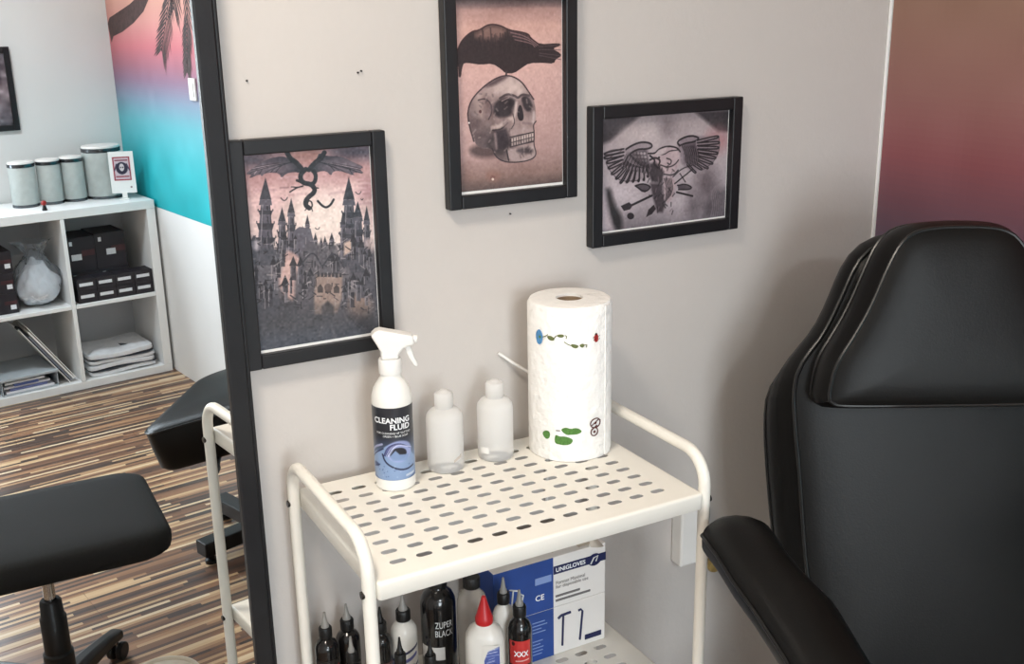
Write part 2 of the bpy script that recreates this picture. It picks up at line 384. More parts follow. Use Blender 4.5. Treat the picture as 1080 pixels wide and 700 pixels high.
# ------------------------------------------------------------------ pictures
def picture(x, z, w, h, label, cv, fwd, fr=.0205, cat='picture'):
    r = thing('framed_picture', label, cat, (x, -.001, z))
    bx('frame_side', BLACKWOOD, r, 0, fr, -.019, 0, 0, h); bx('frame_side', BLACKWOOD, r, w-fr, w, -.019, 0, 0, h)
    bx('frame_top', BLACKWOOD, r, fr, w-fr, -.019, 0, h-fr, h); bx('frame_bottom', BLACKWOOD, r, fr, w-fr, -.019, 0, 0, fr)
    bx('backing_board', CARD, r, fr-.004, w-fr+.004, -.005, -.001, fr-.004, h-fr+.004, bevel=0)
    bx('paper_edge', PAPER, r, fr-.001, w-fr+.001, -.0068, -.0052, fr-.001, h-fr+.001, bevel=0)
    cv.sheet('print', PRINT, r, lambda u, v: (fr+(w-2*fr)*u*.995, -.0072, h-fr-(h-2*fr)*v*.985))
    return r
def art_castle():
    c = Canvas(220, 338, (.3231-.045)/(.225-.045)); Q = [(256, 165), (393.5, 154), (403, 351), (275, 375)]
    c.vgrad([(0, (142, 112, 116)), (.12, (176, 136, 136)), (.3, (212, 182, 180)), (.48, (224, 204, 198)), (.6, (150, 136, 138)), (.75, (78, 75, 80)), (1, (70, 72, 82))])
    c.noise(6, .05); c.noise(14, .025)
    c.quad(Q, (245, 145), 5.835)
    c.ell(110, 150, 120, 55, (70, 68, 80), .75, .12); c.ell(800, 95, 160, 45, (66, 64, 78), .8, .12); c.ell(470, 115, 120, 45, (196, 140, 126), .7, .1)
    c.ell(560, 500, 200, 150, (240, 226, 216), .7, .2); c.ell(850, 330, 60, 60, (168, 122, 130), .5, .1)
    for k in range(16):
        x, y = random.uniform(80, 860), random.uniform(230, 480); c.line([(x, y), (x+70, y-14), (x+140, y-6)], 10, random.choice([(168, 124, 130), (236, 214, 208), (150, 112, 124)]), .35, .02)
    lw = [(355, 100), (372, 138), (410, 152), (448, 205), (432, 228), (395, 222), (345, 232), (318, 262), (302, 230), (250, 226), (205, 234), (192, 254), (180, 234), (108, 268), (128, 238), (84, 238), (140, 195), (230, 140), (320, 122), (362, 136)]
    rw = [(555, 100), (540, 140), (508, 165), (488, 208), (520, 236), (560, 216), (602, 216), (630, 246), (642, 216), (692, 214), (778, 246), (762, 220), (840, 232), (806, 202), (838, 190), (770, 160), (690, 122), (600, 122)]
    for w, s in ((lw, -1), (rw, 1)):
        m = c.poly(w, (50, 45, 54))
        c.ell(470+s*260, 190, 150, 60, (132, 116, 126), .7, .15, m)
        for k in range(9):
            c.line([(470+s*60, 150), (470+s*(150+k*38), 175+(k % 3)*12+k*4), (470+s*(190+k*34), 225+k*3)], 5, random.choice([(36, 32, 40), (160, 140, 148), (44, 40, 48)]), .8, None, m)
        c.line([(470+s*118, 100), (470+s*96, 140), (470+s*60, 160), (470+s*20, 208)], 30, (34, 30, 36), .95)
    dk = (32, 29, 35)
    c.line([(470, 205), (440, 232), (436, 265), (455, 292), (500, 296), (528, 325), (522, 352), (490, 376), (468, 404), (470, 432), (492, 448)], 30, dk)
    c.line([(520, 215), (536, 245), (528, 285), (505, 300)], 26, dk); c.line([(492, 448), (512, 440), (508, 408), (488, 400), (482, 416)], 9, dk)
    c.line([(440, 285), (415, 275)], 16, dk); c.line([(452, 310), (410, 322), (370, 348)], 9, dk); c.line([(420, 318), (380, 316)], 7, dk); c.line([(535, 320), (550, 322)], 8, dk); c.line([(505, 440), (512, 466)], 6, dk); c.line([(480, 445), (466, 462)], 6, dk)
    c.line([(360, 320), (310, 322)], 10, (120, 90, 96), .6, .01)
    for x, y, s in ((335, 398, 22), (800, 355, 18), (598, 432, 52), (543, 578, 14), (822, 392, 7)):
        c.line([(x-s, y-s*.55), (x-s*.5, y), (x, y+s*.25), (x+s*.55, y-s*.1), (x+s*.9, y-s*.75)], max(5, s*.28), (38, 35, 42))
    st = (84, 80, 90); dk2 = (52, 50, 58); lt = (150, 142, 148)
    def tower(x, yt, yb, w, lean=0.):
        hs = (yb-yt)*.28
        c.poly([(x, yt), (x+w*.32, yt+hs), (x-w*.32, yt+hs)], dk2)
        c.poly([(x-w*.3, yt+hs), (x+w*.3, yt+hs), (x+w*.36, yt+hs*1.25), (x-w*.36, yt+hs*1.25)], st)
        y = yt+hs*1.25; ww = w*.5
        while y < yb:
            h = random.uniform(60, 100); c.poly([(x-ww*.5, y), (x+ww*.5, y), (x+ww*.62, y+h), (x-ww*.62, y+h)], st)
            c.poly([(x-ww*.8, y+h*.55), (x+ww*.8, y+h*.55), (x+ww*.62, y+h), (x-ww*.62, y+h)], dk2)
            for k in range(4): c.line([(x-ww*.8+k*ww*.53, y+h*.55), (x-ww*.8+k*ww*.53, y+h*.44)], 7, dk2)
            c.line([(x-ww*.3, y), (x-ww*.36, y+h)], 5, lt, .8); c.line([(x+ww*.2, y+h*.15), (x+ww*.2, y+h*.4)], 7, (36, 34, 40)); c.line([(x+ww*.45, y), (x+ww*.55, y+h)], 6, (44, 42, 50), .8)
            y += h; ww = min(ww*1.18, w*1.1)
    for a in ((215, 255, 760, 118), (320, 445, 760, 78), (378, 385, 720, 72), (740, 250, 760, 112), (795, 400, 760, 90), (850, 430, 760, 60), (702, 465, 760, 50), (480, 490, 700, 46), (530, 600, 760, 40), (632, 598, 760, 46), (590, 620, 760, 34), (566, 628, 760, 30), (450, 560, 760, 60), (140, 620, 760, 60)): tower(*a)
    c.poly([(395, 590), (430, 565), (500, 575), (520, 660), (520, 760), (390, 760)], (88, 84, 94))
    c.quad(Q, (255, 255), 5.3875)
    c.poly([(45, -20), (120, 40), (250, 60), (230, 150), (215, 330), (250, 380), (100, 640), (60, 640)], (74, 74, 82), .8, .06)
    c.poly([(330, 120), (390, 20), (560, 30), (600, 190), (590, 420), (330, 430)], (84, 80, 86), .9, .03)
    c.poly([(600, 100), (780, 60), (790, 420), (600, 420)], (72, 70, 78), .85, .06)
    c.poly([(440, 205), (590, 195), (585, 330), (560, 420), (430, 430), (425, 320)], (150, 128, 118), .9, .02)
    c.poly([(260, 60), (340, 95), (350, 150), (310, 220), (315, 360), (260, 330), (215, 250), (250, 150)], (196, 160, 152), .85, .03)
    c.poly([(600, 20), (640, 0), (650, 60), (600, 90)], (222, 190, 172), .8, .02); c.ell(690, 380, 70, 70, (150, 122, 108), .8, .08); c.ell(740, 20, 22, 30, (200, 176, 172), .7, .03); c.ell(90, 40, 18, 30, (190, 180, 186), .7, .03)
    for k in range(46):      # gables, turrets and buttresses crowding the castle hill
        x, y = random.uniform(70, 770), random.uniform(-10, 330); w_ = random.uniform(14, 34); h_ = random.uniform(40, 110); tn = random.choice([(58, 55, 62), (74, 71, 79), (104, 98, 104), (48, 45, 52)])
        if 425 < x < 600 and y > 170: continue
        c.poly([(x-w_/2, y), (x+w_/2, y), (x+w_/2, y+h_), (x-w_/2, y+h_)], tn, .9); c.poly([(x-w_*.7, y), (x, y-w_*1.7), (x+w_*.7, y)], (38, 36, 42), .95); c.line([(x-w_*.4, y+4), (x-w_*.4, y+h_)], 4, (164, 156, 158), .7); c.line([(x+w_*.15, y+h_*.2), (x+w_*.15, y+h_*.45)], 6, (28, 26, 32), .9)
    for k in range(170):
        x, y = random.uniform(60, 770), random.uniform(0, 420); a = random.choice([0, 90, 90, 35, 145])*PI/180; l = random.uniform(10, 38)
        dkm = random.random() < .62; c.line([(x, y), (x+l*math.cos(a), y-l*math.sin(a))], random.uniform(4, 9), (34, 32, 38) if dkm else (170, 160, 160), .8 if dkm else .5)
    for k in range(7): c.poly([(445+k*21, 215), (460+k*21, 214), (460+k*21, 190), (445+k*21, 191)], (56, 52, 56))
    for x in (462, 508, 556): c.poly([(x-16, 305), (x-16, 275), (x, 255), (x+16, 275), (x+16, 305)], (60, 52, 52), .9)
    c.ell(508, 275, 22, 24, (96, 80, 76)); c.line([(350, 150), (420, 60), (470, 150)], 9, dk2); c.line([(480, 150), (540, 60), (600, 160)], 9, dk2)
    c.poly([(470, 430), (470, 380), (505, 350), (540, 380), (540, 430)], (58, 54, 56), .9, .02)
    c.poly([(60, 420), (400, 410), (800, 380), (810, 560), (60, 680)], (64, 63, 68), .75, .16); c.poly([(60, 560), (800, 470), (800, 620), (60, 720)], (70, 74, 84), .75, .12)
    for k in range(30):
        x, y = random.uniform(90, 750), random.uniform(120, 560); c.line([(x, y), (x+random.uniform(-30, 40), y+random.uniform(30, 80))], 8, random.choice([(150, 140, 140), (50, 50, 58)]), .25, .02)
    c.noise(60, .03)
    return c
def art_raven():
    c = Canvas(210, 325, (.3228-.045)/(.2247-.045)); Q = [(484.5, 3.3), (600, 2), (596.5, 195), (485.7, 207)]
    c.vgrad([(0, (92, 78, 78)), (.05, (170, 134, 128)), (.14, (206, 164, 154)), (.45, (200, 162, 156)), (.8, (178, 146, 142)), (.93, (136, 108, 102)), (1, (96, 78, 74))])
    c.quad(Q, (480, 0), 1.); c.ell(500, 60, 40, 50, (218, 160, 142), .5, .3); c.ell(590, 120, 40, 80, (178, 158, 176), .7, .35); c.ell(595, 10, 22, 20, (84, 76, 76), .7, .15); c.ell(490, 150, 25, 60, (196, 150, 128), .5, .3)
    c.noise(5, .02); c.noise(40, .012)
    c.quad(Q, (480, 15), 7.368)
    rv = [(45, 370), (60, 290), (100, 215), (180, 152), (230, 150), (310, 98), (400, 108), (470, 148), (560, 160), (622, 178), (632, 206), (700, 258), (860, 246), (868, 268), (800, 290), (868, 328), (868, 352), (830, 370), (810, 408), (730, 400), (620, 402), (560, 440), (500, 482), (430, 482), (400, 450), (330, 405), (240, 416), (170, 405), (110, 400), (95, 430), (80, 516), (66, 500), (60, 420)]
    m = c.poly(rv, (40, 29, 31)); c.poly([(300, 105), (400, 112), (460, 150), (400, 220), (250, 220), (190, 190), (230, 155)], (138, 106, 98), .85, .06, m); c.poly([(470, 150), (620, 182), (700, 262), (560, 230), (470, 180)], (112, 84, 86), .6, .04, m)
    for k in range(60):
        t = k/60; x = 90+t*560; c.line([(x, 190+random.uniform(-60, 70)), (x+random.uniform(-20, 20), 250+random.uniform(-30, 90))], 7, random.choice([(30, 21, 24), (52, 38, 40), (30, 22, 24)]), .75, .012, m)
    for k in range(5): c.line([(480+k*8, 165+k*14), (590+k*14, 190+k*15), (690-k*6, 262+k*4)], 6, (46, 32, 36) if k % 2 else (140, 110, 112), .85, None, m)
    c.line([(60, 300), (100, 218), (180, 153), (230, 150), (310, 98), (400, 108), (470, 148), (560, 160), (622, 178), (632, 206), (700, 258)], 9, (48, 24, 28))
    for y in (262, 300, 345, 375): c.line([(700, 275+(y-262)*.6), (866, y)], 6, (84, 68, 74), .8)
    c.line([(80, 420), (72, 500)], 22, (62, 44, 44), .8); c.line([(440, 470), (436, 505)], 14, (60, 50, 52))
    c.quad(Q, (480, 75), 5.184)
    c.ell(180, 455, 85, 38, (70, 54, 54), .85, .05)
    sk = [(90, 250), (100, 200), (130, 150), (200, 85), (270, 45), (330, 38), (390, 70), (430, 130), (456, 170), (466, 230), (466, 290), (450, 310), (456, 360), (450, 420), (466, 470), (440, 500), (370, 516), (290, 516), (240, 490), (220, 440), (150, 440), (120, 400), (95, 310)]
    m = c.poly(sk, (158, 136, 133)); c.ell(330, 105, 90, 60, (206, 184, 178), .85, .15, m); c.ell(130, 320, 70, 140, (84, 68, 70), .8, .2, m); c.ell(250, 420, 90, 90, (56, 46, 49), .85, .15, m); c.ell(300, 215, 75, 60, (92, 76, 78), .6, .12, m); c.ell(430, 200, 40, 60, (100, 84, 86), .6, .1, m); c.ell(150, 200, 30, 60, (186, 162, 156), .6, .08, m); c.poly([(170, 105), (270, 45), (330, 38), (300, 60), (250, 90), (200, 105)], (74, 58, 62), .85, .03, m)
    c.ell(190, 215, 42, 55, (110, 88, 88), .6, .06, m); c.ell(165, 215, 16, 60, (196, 172, 164), .5, .05, m); c.ell(160, 238, 8, 9, (84, 50, 52)); c.line([(150, 175), (190, 165), (222, 195), (224, 245), (205, 280)], 7, (66, 52, 56), .9)
    dk = (44, 36, 40)
    c.poly([(232, 245), (234, 200), (265, 172), (310, 158), (350, 165), (358, 195), (338, 218), (330, 255), (300, 270), (258, 270)], dk, 1, .03); c.poly([(385, 165), (405, 150), (430, 158), (446, 195), (446, 225), (420, 240), (400, 215)], dk, 1, .02)
    c.poly([(372, 205), (385, 200), (395, 230), (400, 275), (388, 290), (370, 285), (362, 250)], (36, 28, 33)); c.line([(360, 190), (352, 250), (340, 290)], 14, (206, 186, 180), .8, .02)
    c.line([(270, 165), (310, 140), (350, 150), (370, 165), (392, 142), (430, 150)], 12, (62, 50, 54), .9); c.line([(280, 180), (320, 160)], 6, (150, 130, 130), .8)
    c.line([(225, 325), (270, 320), (300, 285), (335, 275)], 20, (188, 166, 160), .9, .02); c.line([(225, 340), (275, 335), (310, 300)], 6, (52, 42, 46))
    c.ell(300, 300, 20, 26, (120, 100, 100), .7, .03); c.poly([(232, 345), (300, 330), (320, 400), (300, 440), (240, 450)], (48, 38, 43), .92, .03); c.line([(238, 360), (245, 440)], 14, (150, 130, 128), .8, .02)
    c.poly([(320, 340), (450, 320), (456, 355), (325, 380)], (170, 148, 146), .9, .02); c.poly([(318, 385), (452, 355), (450, 405), (318, 435)], (54, 43, 48), .95)
    for k in range(9):
        x = 328+k*14; y = 386-k*3.6; c.poly([(x, y), (x+10, y-3), (x+10, y+16), (x, y+19)], (188, 170, 164)); c.poly([(x, y+24), (x+10, y+21), (x+10, y+38), (x, y+41)], (166, 148, 144))
    c.line([(320, 378), (452, 350)], 6, dk); c.poly([(300, 450), (330, 440), (450, 420), (464, 468), (440, 500), (370, 512), (310, 505)], (168, 148, 146), .95, .02); c.ell(400, 452, 45, 18, (56, 46, 50), .85, .03); c.line([(300, 450), (310, 505)], 8, dk); c.line([(455, 240), (450, 300)], 12, (196, 178, 176), .8, .02); c.line([(340, 250), (350, 300), (330, 330)], 5, dk, .8); c.line([(395, 300), (440, 305)], 10, (120, 100, 102), .8, .02)
    c.line(sk[:9], 7, (52, 36, 42)); c.line([(466, 290), (450, 310), (456, 360), (450, 420), (466, 470), (440, 500), (370, 516), (290, 516), (240, 490), (220, 440)], 6, (48, 36, 42)); c.line([(90, 250), (95, 310), (120, 400)], 8, (60, 46, 50))
    c.ell(222, 592, 42, 30, (140, 102, 92), .7, .04); c.ell(220, 600, 14, 12, (120, 84, 78)); c.ell(220, 610, 7, 7, (226, 204, 190)); c.ell(96, 300, 5, 5, (240, 230, 226))
    
    for k in range(60):
        x, y = random.uniform(110, 450), random.uniform(140, 500); c.line([(x, y), (x+random.uniform(-16, 16), y+random.uniform(-22, 22))], 7, random.choice([(50, 40, 44), (200, 182, 176), (64, 52, 56)]), .4, .012, m)
    c.noise(24, .03, m); c.noise(70, .014)
    return c
def art_eagle():
    c = Canvas(300, 211, (.2274-.045)/(.304-.045)); Q = [(637, 125), (774.5, 114), (768, 231), (636.5, 251)]
    c.vgrad([(0, (158, 146, 148)), (.4, (176, 164, 168)), (.8, (160, 150, 156)), (1, (120, 112, 118))])
    c.quad(Q, (635, 115), 5.386)
    c.poly([(0, 40), (250, 30), (70, 190), (0, 215)], (66, 62, 66), 1, .03); c.poly([(560, 10), (760, 0), (760, 130), (690, 130)], (56, 52, 56), 1, .03)
    c.ell(400, 80, 40, 70, (108, 98, 102), .7, .1); c.ell(240, 150, 90, 40, (200, 186, 186), .6, .15); c.ell(150, 500, 90, 80, (200, 188, 194), .7, .15); c.ell(440, 560, 90, 70, (190, 178, 184), .6, .15); c.ell(690, 180, 60, 60, (168, 112, 116), .7, .12); c.ell(620, 430, 60, 110, (92, 82, 88), .8, .12)
    c.poly([(40, 480), (75, 470), (95, 560), (140, 640), (140, 720), (100, 720), (55, 600)], (36, 33, 36), .95, .04); c.poly([(0, 480), (45, 500), (70, 640), (90, 720), (0, 720)], (186, 172, 178), .9, .04); c.poly([(610, 560), (680, 470), (740, 460), (740, 640), (600, 640)], (70, 64, 70), .8, .06)
    for k in range(7): c.line([(640+k*12, 630), (655+k*10, 560), (640+k*12, 500), (670+k*10, 450)], 6, (150, 140, 146), .5, .01)
    c.poly([(520, 480), (600, 560), (540, 640), (505, 600)], (78, 70, 76), .6, .08)
    ik = (30, 26, 31); sh = (78, 70, 77)
    LW = [(35, 265), (80, 240), (160, 238), (200, 210), (260, 190), (310, 200), (312, 225), (290, 235), (290, 300), (300, 340), (290, 395), (240, 425), (140, 435), (80, 380), (45, 310)]
    c.poly(LW, (136, 124, 130), .8, .02); c.poly([(200, 250), (280, 240), (300, 330), (240, 320)], sh, .85, .02)
    c.line([(160, 240), (200, 212), (255, 192), (305, 200), (315, 222), (285, 236), (230, 236), (190, 262)], 9, ik)
    fe = [((150, 245), (40, 268)), ((150, 265), (38, 290)), ((140, 290), (52, 318)), ((145, 310), (62, 350)), ((150, 330), (80, 385)), ((165, 345), (105, 412)), ((180, 350), (130, 436)), ((200, 355), (165, 432)), ((220, 355), (200, 428)), ((240, 355), (232, 425)), ((262, 350), (262, 418)), ((280, 345), (285, 398))]
    for (a, b) in fe:
        c.line([a, b], 20, (150, 138, 144), .9); c.line([(a[0], a[1]+10), (b[0]+8, b[1]+8), (b[0]-4, b[1]), (b[0]+6, b[1]-9), (a[0], a[1]-10)], 8, ik)
    for k in range(6): c.line([(190-k*7, 262+k*11), (160-k*4, 300+k*6), (190+k*16, 330+k*4)], 5, ik, .8)
    for i in range(4):
        for j in range(3): c.ell(215+i*18+j*4, 262+j*22, 7, 8, (160, 150, 154)); 
    c.line([(185, 270), (240, 330), (300, 345)], 10, ik, .9)
    RW = [(460, 185), (520, 155), (580, 160), (690, 155), (692, 220), (670, 300), (610, 350), (540, 370), (480, 330), (460, 260)]
    c.poly(RW, (120, 108, 116), .8, .02); c.poly([(490, 210), (560, 200), (580, 290), (500, 310)], (56, 48, 55), .9, .03)
    c.line([(470, 215), (455, 195), (475, 175), (530, 152), (585, 165), (560, 190), (500, 200), (470, 215)], 9, ik)
    for (a, b) in [((570, 190), (690, 160)), ((570, 205), (694, 195)), ((575, 225), (690, 225)), ((575, 245), (684, 258)), ((575, 265), (672, 285)), ((565, 285), (655, 318)), ((550, 300), (630, 345)), ((530, 310), (595, 352)), ((510, 320), (560, 372))]:
        c.line([a, b], 17, (138, 126, 132), .9); c.line([(a[0], a[1]+8), (b[0]-6, b[1]+8), (b[0]+3, b[1]), (b[0]-6, b[1]-8), (a[0], a[1]-8)], 7, ik)
    c.poly([(300, 290), (340, 250), (400, 215), (470, 230), (470, 330), (430, 380), (370, 385), (330, 340)], (176, 156, 160), .9, .02)
    c.line([(290, 262), (330, 262), (350, 235), (400, 216), (455, 225), (472, 250)], 8, ik); c.line([(340, 270), (385, 268), (410, 245), (460, 240)], 6, ik, .8); c.line([(395, 290), (425, 300), (415, 330), (400, 318)], 7, ik, .8); c.line([(300, 300), (330, 285), (360, 300), (350, 330)], 10, ik, .9)
    c.poly([(285, 330), (330, 310), (380, 370), (370, 440), (310, 430), (290, 380)], (50, 43, 48), .92, .02); c.poly([(300, 440), (370, 440), (385, 560), (370, 610), (340, 610), (320, 540)], (58, 50, 56), .92, .02); c.poly([(215, 455), (260, 440), (310, 460), (270, 495), (250, 490)], sh, .95); c.line([(215, 455), (260, 440), (310, 460), (270, 495), (215, 455)], 7, ik)
    c.poly([(375, 400), (430, 395), (450, 440), (430, 520), (400, 560), (380, 530)], (170, 150, 154), .9, .02)
    for k in range(6): c.line([(380+k*8, 410), (395+k*7, 470), (385+k*6, 550-k*8)], 5, ik, .7)
    for k in range(40):
        x, y = random.uniform(290, 440), random.uniform(320, 600); c.line([(x, y), (x+random.uniform(-14, 14), y+random.uniform(10, 28))], 6, random.choice([ik, (120, 108, 114), ik]), .7, .006)
    for k in range(16):
        t = k/15; c.line([(165+t*125, 268+t*60), (150+t*135-8, 320+t*30), (150+t*140-16, 352+t*26)], 6, ik if k % 2 else (84, 76, 82), .85)
        c.line([(480+t*90, 215+t*20), (500+t*80, 262+t*20), (505+t*60, 318+t*10)], 6, ik if k % 2 else (96, 86, 92), .8)
    c.poly([(170, 262), (215, 250), (285, 300), (292, 345), (235, 335)], (50, 43, 48), .55, .02)
    c.line(LW[:3]+[(38, 300), (70, 372), (132, 432), (230, 424)], 5, ik, .5); c.line([(692, 160), (698, 225), (668, 305), (600, 356)], 5, ik, .5)
    c.poly([(330, 265), (350, 240), (400, 222), (380, 262), (345, 285)], (190, 176, 178), .9, .01); c.line([(300, 275), (330, 300), (320, 325), (345, 345)], 9, ik); c.ell(352, 285, 6, 6, ik); c.line([(360, 330), (400, 345), (440, 330), (462, 300)], 7, ik, .8); c.line([(380, 385), (430, 392), (460, 360)], 7, ik, .8)
    c.line([(195, 570), (310, 512)], 11, ik); c.poly([(132, 575), (180, 552), (200, 572), (185, 595), (150, 605)], (48, 42, 47)); c.line([(440, 440), (540, 355)], 7, ik); c.line([(450, 490), (540, 512)], 9, ik); c.poly([(455, 450), (500, 440), (540, 460), (520, 475), (460, 475)], sh, .95); c.line([(455, 450), (500, 440), (540, 460), (520, 475), (460, 475)], 6, ik)
    c.ell(188, 634, 20, 20, (40, 34, 39)); c.poly([(275, 640), (290, 595), (320, 565), (332, 590), (310, 620)], (42, 36, 41)); c.line([(470, 380), (500, 430)], 6, ik, .8); c.line([(430, 400), (480, 350), (540, 330)], 6, ik, .8)
    c.noise(8, .015); c.noise(80, .018)
    return c
picture(.3582, 1.2555, .225, .3231, 'black framed castle and flying dragon print hanging beside the mirror', art_castle(), 0)
picture(.6813, 1.4521, .2247, .3228, 'black framed print of a raven perched on a skull', art_raven(), 0)
p3 = picture(.9339, 1.3642, .304, .2274, 'black framed landscape print of an eagle tattoo on a chest', art_eagle(), 0)
for i, (x, z) in enumerate(((.396, 1.655), (.554, 1.659), (.559, 1.661), (.793, 1.434))):
    n = MB().tube([(x, .002, z), (x, -.003, z)], .0014, 8).build('wall_nail', STEEL)
    tag(n, ['tiny nail head in the wall above the castle picture', 'tiny nail heads in the wall between castle and raven pictures', 'tiny nail heads in the wall between castle and raven pictures', 'tiny nail head in the wall under the raven picture'][i], 'nail', 'nail heads in the wall')
# ------------------------------------------------------------------ white serving trolley
TX, TY, TW, TD, TZ, LZ = .4112, -.3472, .5047, .3212, 1.0662, .7235
tr = thing('serving_trolley', 'white metal trolley with slotted trays standing against the wall', 'trolley', (TX, TY, 0))
def perforated(z):
    b = MB(); sx, sy, px, py, nx, ny = .0439, .0411, .0371, .0295, 12, 9; hx, hy = px/2, py/2; hl, r = .0058, .0056
    x0, x1, y0, y1 = sx-hx, sx+px*(nx-1)+hx, sy-hy, sy+py*(ny-1)+hy
    for j in range(ny):
        for i in range(nx):
            cx, cy = sx+px*i, sy+py*j
            R = [(cx+hl+r*math.cos(t), cy+r*math.sin(t)) for t in np.linspace(-PI/2, PI/2, 6)]
            Lf = [(cx-hl+r*math.cos(t), cy+r*math.sin(t)) for t in np.linspace(PI/2, 1.5*PI, 6)]
            vs = [(cx-hx, cy-hy), (cx+hx, cy-hy), (cx+hx, cy+hy), (cx-hx, cy+hy)]+R+Lf
            k = [4+i_ for i_ in range(6)]; l = [10+i_ for i_ in range(6)]
            b.add([(x, y, z) for x, y in vs], [(1, 2)+tuple(reversed(k)), (3, 0)+tuple(reversed(l)), (2, 3, l[0], k[5]), (0, 1, k[0], l[5])])
            lp = R+Lf; n = len(lp)
            b.add([(x, y, zz) for zz in (z, z-.0009) for x, y in lp], [(i_, (i_+1) % n, n+(i_+1) % n, n+i_) for i_ in range(n)])
    g = .004
    for q in (((g, g), (TW-g, g), (x1, y0), (x0, y0)), ((TW-g, g), (TW-g, TD-g), (x1, y1), (x1, y0)), ((TW-g, TD-g), (g, TD-g), (x0, y1), (x1, y1)), ((g, TD-g), (g, g), (x0, y0), (x0, y1))):
        b.add([(x, y, z) for x, y in q], [(0, 1, 2, 3)])
    rs = []
    for ins, dz, rr in ((g, 0, .0012), (.0015, -.0008, .004), (.0003, -.0025, .0055), (0, -.005, .006), (0, -.0235, .006), (.001, -.025, .005), (.012, -.0255, .003), (.012, -.022, .003)):
        rs.append([(x, y, z+dz) for x, y in rrect(ins, TW-ins, ins, TD-ins, rr, 4)])
    b.rings(rs, False, False)
    return b
for z in (TZ, LZ, .38): perforated(z).build('tray', WHITEMETAL, tr, True)
ZT, RB, TR_ = 1.118, .045, .0088
for x in (-.0085, TW+.0085):
    ya, yb = .010, TD-.012
    path = [(x, ya, .10), (x, ya, .3), (x, ya, .7)]+[(x, y, z) for y, z in arc((ya+RB, ZT-RB), RB, PI, PI/2, 8)]+[(x, y, z) for y, z in arc((yb-RB, ZT-RB), RB, PI/2, 0, 8)]+[(x, yb, .7), (x, yb, .3), (x, yb, .10)]
    fr = MB().tube(path, TR_, 16).build('end_frame', WHITEMETAL, tr, True)
    for y in (ya, yb):
        for z in (TZ, LZ, .38):
            s = -1 if x < 0 else 1
            MB().tube([(x+s*.0070, y, z-.016), (x+s*.0108, y, z-.016)], .0052, 12).build('bolt', STEEL, fr, True)
        cs = MB().tube([(x, y, .10), (x, y, .062)], .006, 10).build('castor', CHROME, tr, True)
        MB().tube([(x-.011, y-.012, .0305), (x+.011, y-.012, .0305)], .0305, 20).build('wheel', BLACKPLASTIC, cs, True, bevel=.003)
        MB().box(x-.016, x-.012, y-.03, y+.012, .03, .064).box(x+.012, x+.016, y-.03, y+.012, .03, .064).box(x-.016, x+.016, y-.02, y+.012, .060, .066).build('fork', CHROME, cs, bevel=.001)
# ------------------------------------------------------------------ bottles on the top tray
def label_on(cv, name, R, th0, z0, z1, span, m, parent):
    cv.sheet(name, m, parent, lambda u, v: (R*math.cos(th0+(u-.5)*span), R*math.sin(th0+(u-.5)*span), z1+(z0-z1)*v))
bxp, byp = .5445, -.0885
sp = thing('spray_bottle', 'white trigger spray bottle with dark cleaning fluid label on the tray', 'bottle', (bxp, byp, TZ))
th = facing(bxp, byp)-.10
HDPE = mat('white_hdpe', (240, 238, 232), .32, var=.02, vscale=20, sss=.1)
MB().lathe([(.026, 0), (.0292, .003), (.0296, .01), (.0296, .135), (.0292, .142), (.0265, .153), (.020, .164), (.0155, .170), (.0145, .174), (.0145, .178)], 40).build('body', HDPE, sp, True)
lb = Canvas(120, 150, 1.0); asp = .112/(.0298*2.9); lb = Canvas(120, 150, asp); lb.tf = lambda p: np.asarray(p, float)*np.array([1, asp]); lb.k = 1
lb.vgrad([(0, (36, 38, 46)), (.38, (30, 32, 40)), (.45, (44, 50, 66)), (.75, (120, 146, 182)), (.9, (92, 122, 164)), (1, (70, 96, 140))])
lb.poly([(0, .72), (.15, .62), (.3, .58), (.42, .5), (.55, .47), (.7, .49), (.82, .57), (.88, .68), (1, .75), (1, 1), (0, 1)], (134, 158, 194), .95, .02)
lb.ell(.62, .60, .24, .15, (150, 160, 205), .9, .03); lb.ell(.60, .63, .15, .085, (18, 20, 34), 1, .02); lb.poly([(.45, .66), (.55, .58), (.62, .64), (.8, .66), (.75, .74), (.5, .72)], (126, 150, 190), .95, .02)
for k in range(9): lb.line([(.34+k*.012, .66), (.42+k*.02, .52-k*.004), (.62+k*.016, .47+k*.01), (.82+k*.005, .58)], .012, random.choice([(34, 36, 76), (190, 196, 226), (80, 84, 140)]), .8)
lb.line([(.32, .64), (.36, .74), (.5, .82), (.7, .87), (.9, .84)], .03, (24, 30, 60), .9, .01); lb.line([(.0, .68), (.14, .56), (.32, .50)], .035, (176, 180, 214), .8, .01); lb.line([(.02, .74), (.16, .64), (.34, .56)], .022, (30, 32, 70), .9); lb.ell(.16, .80, .08, .03, (44, 60, 100), .8, .02); lb.line([(.1, .84), (.25, .79)], .02, (40, 50, 90), .8)
for k in range(26): lb.ell(random.uniform(.05, .9), random.uniform(.78, .96), .012, .008, random.choice([(60, 84, 130), (170, 190, 216)]), .6)
lb.poly([(.72, .935), (.92, .925), (.92, .955), (.72, .965)], (206, 214, 226), .8)
label_on(lb, 'label', .0299, th, .019, .131, 2.9, LABELP, sp)
WT = mat('white_ink', (240, 242, 244), .5, var=0)
MB().lathe([(.0162, .176), (.0165, .178), (.0165, .196), (.0150, .198)], 28).build('collar', WHITEPL, sp, True)
HR = Matrix.Rotation(facing(bxp, byp)+PI/2+.05, 4, 'Z')      # spout points to the viewer's right
def hp(out, y0, y1, nm, par, bev=.003):
    o = MB().prism(out, y0, y1, lambda a, b, d: tuple(HR @ Vector((a, d, b)))).build(nm, WHITEPL, par, True, bevel=bev, bseg=3)
    return o
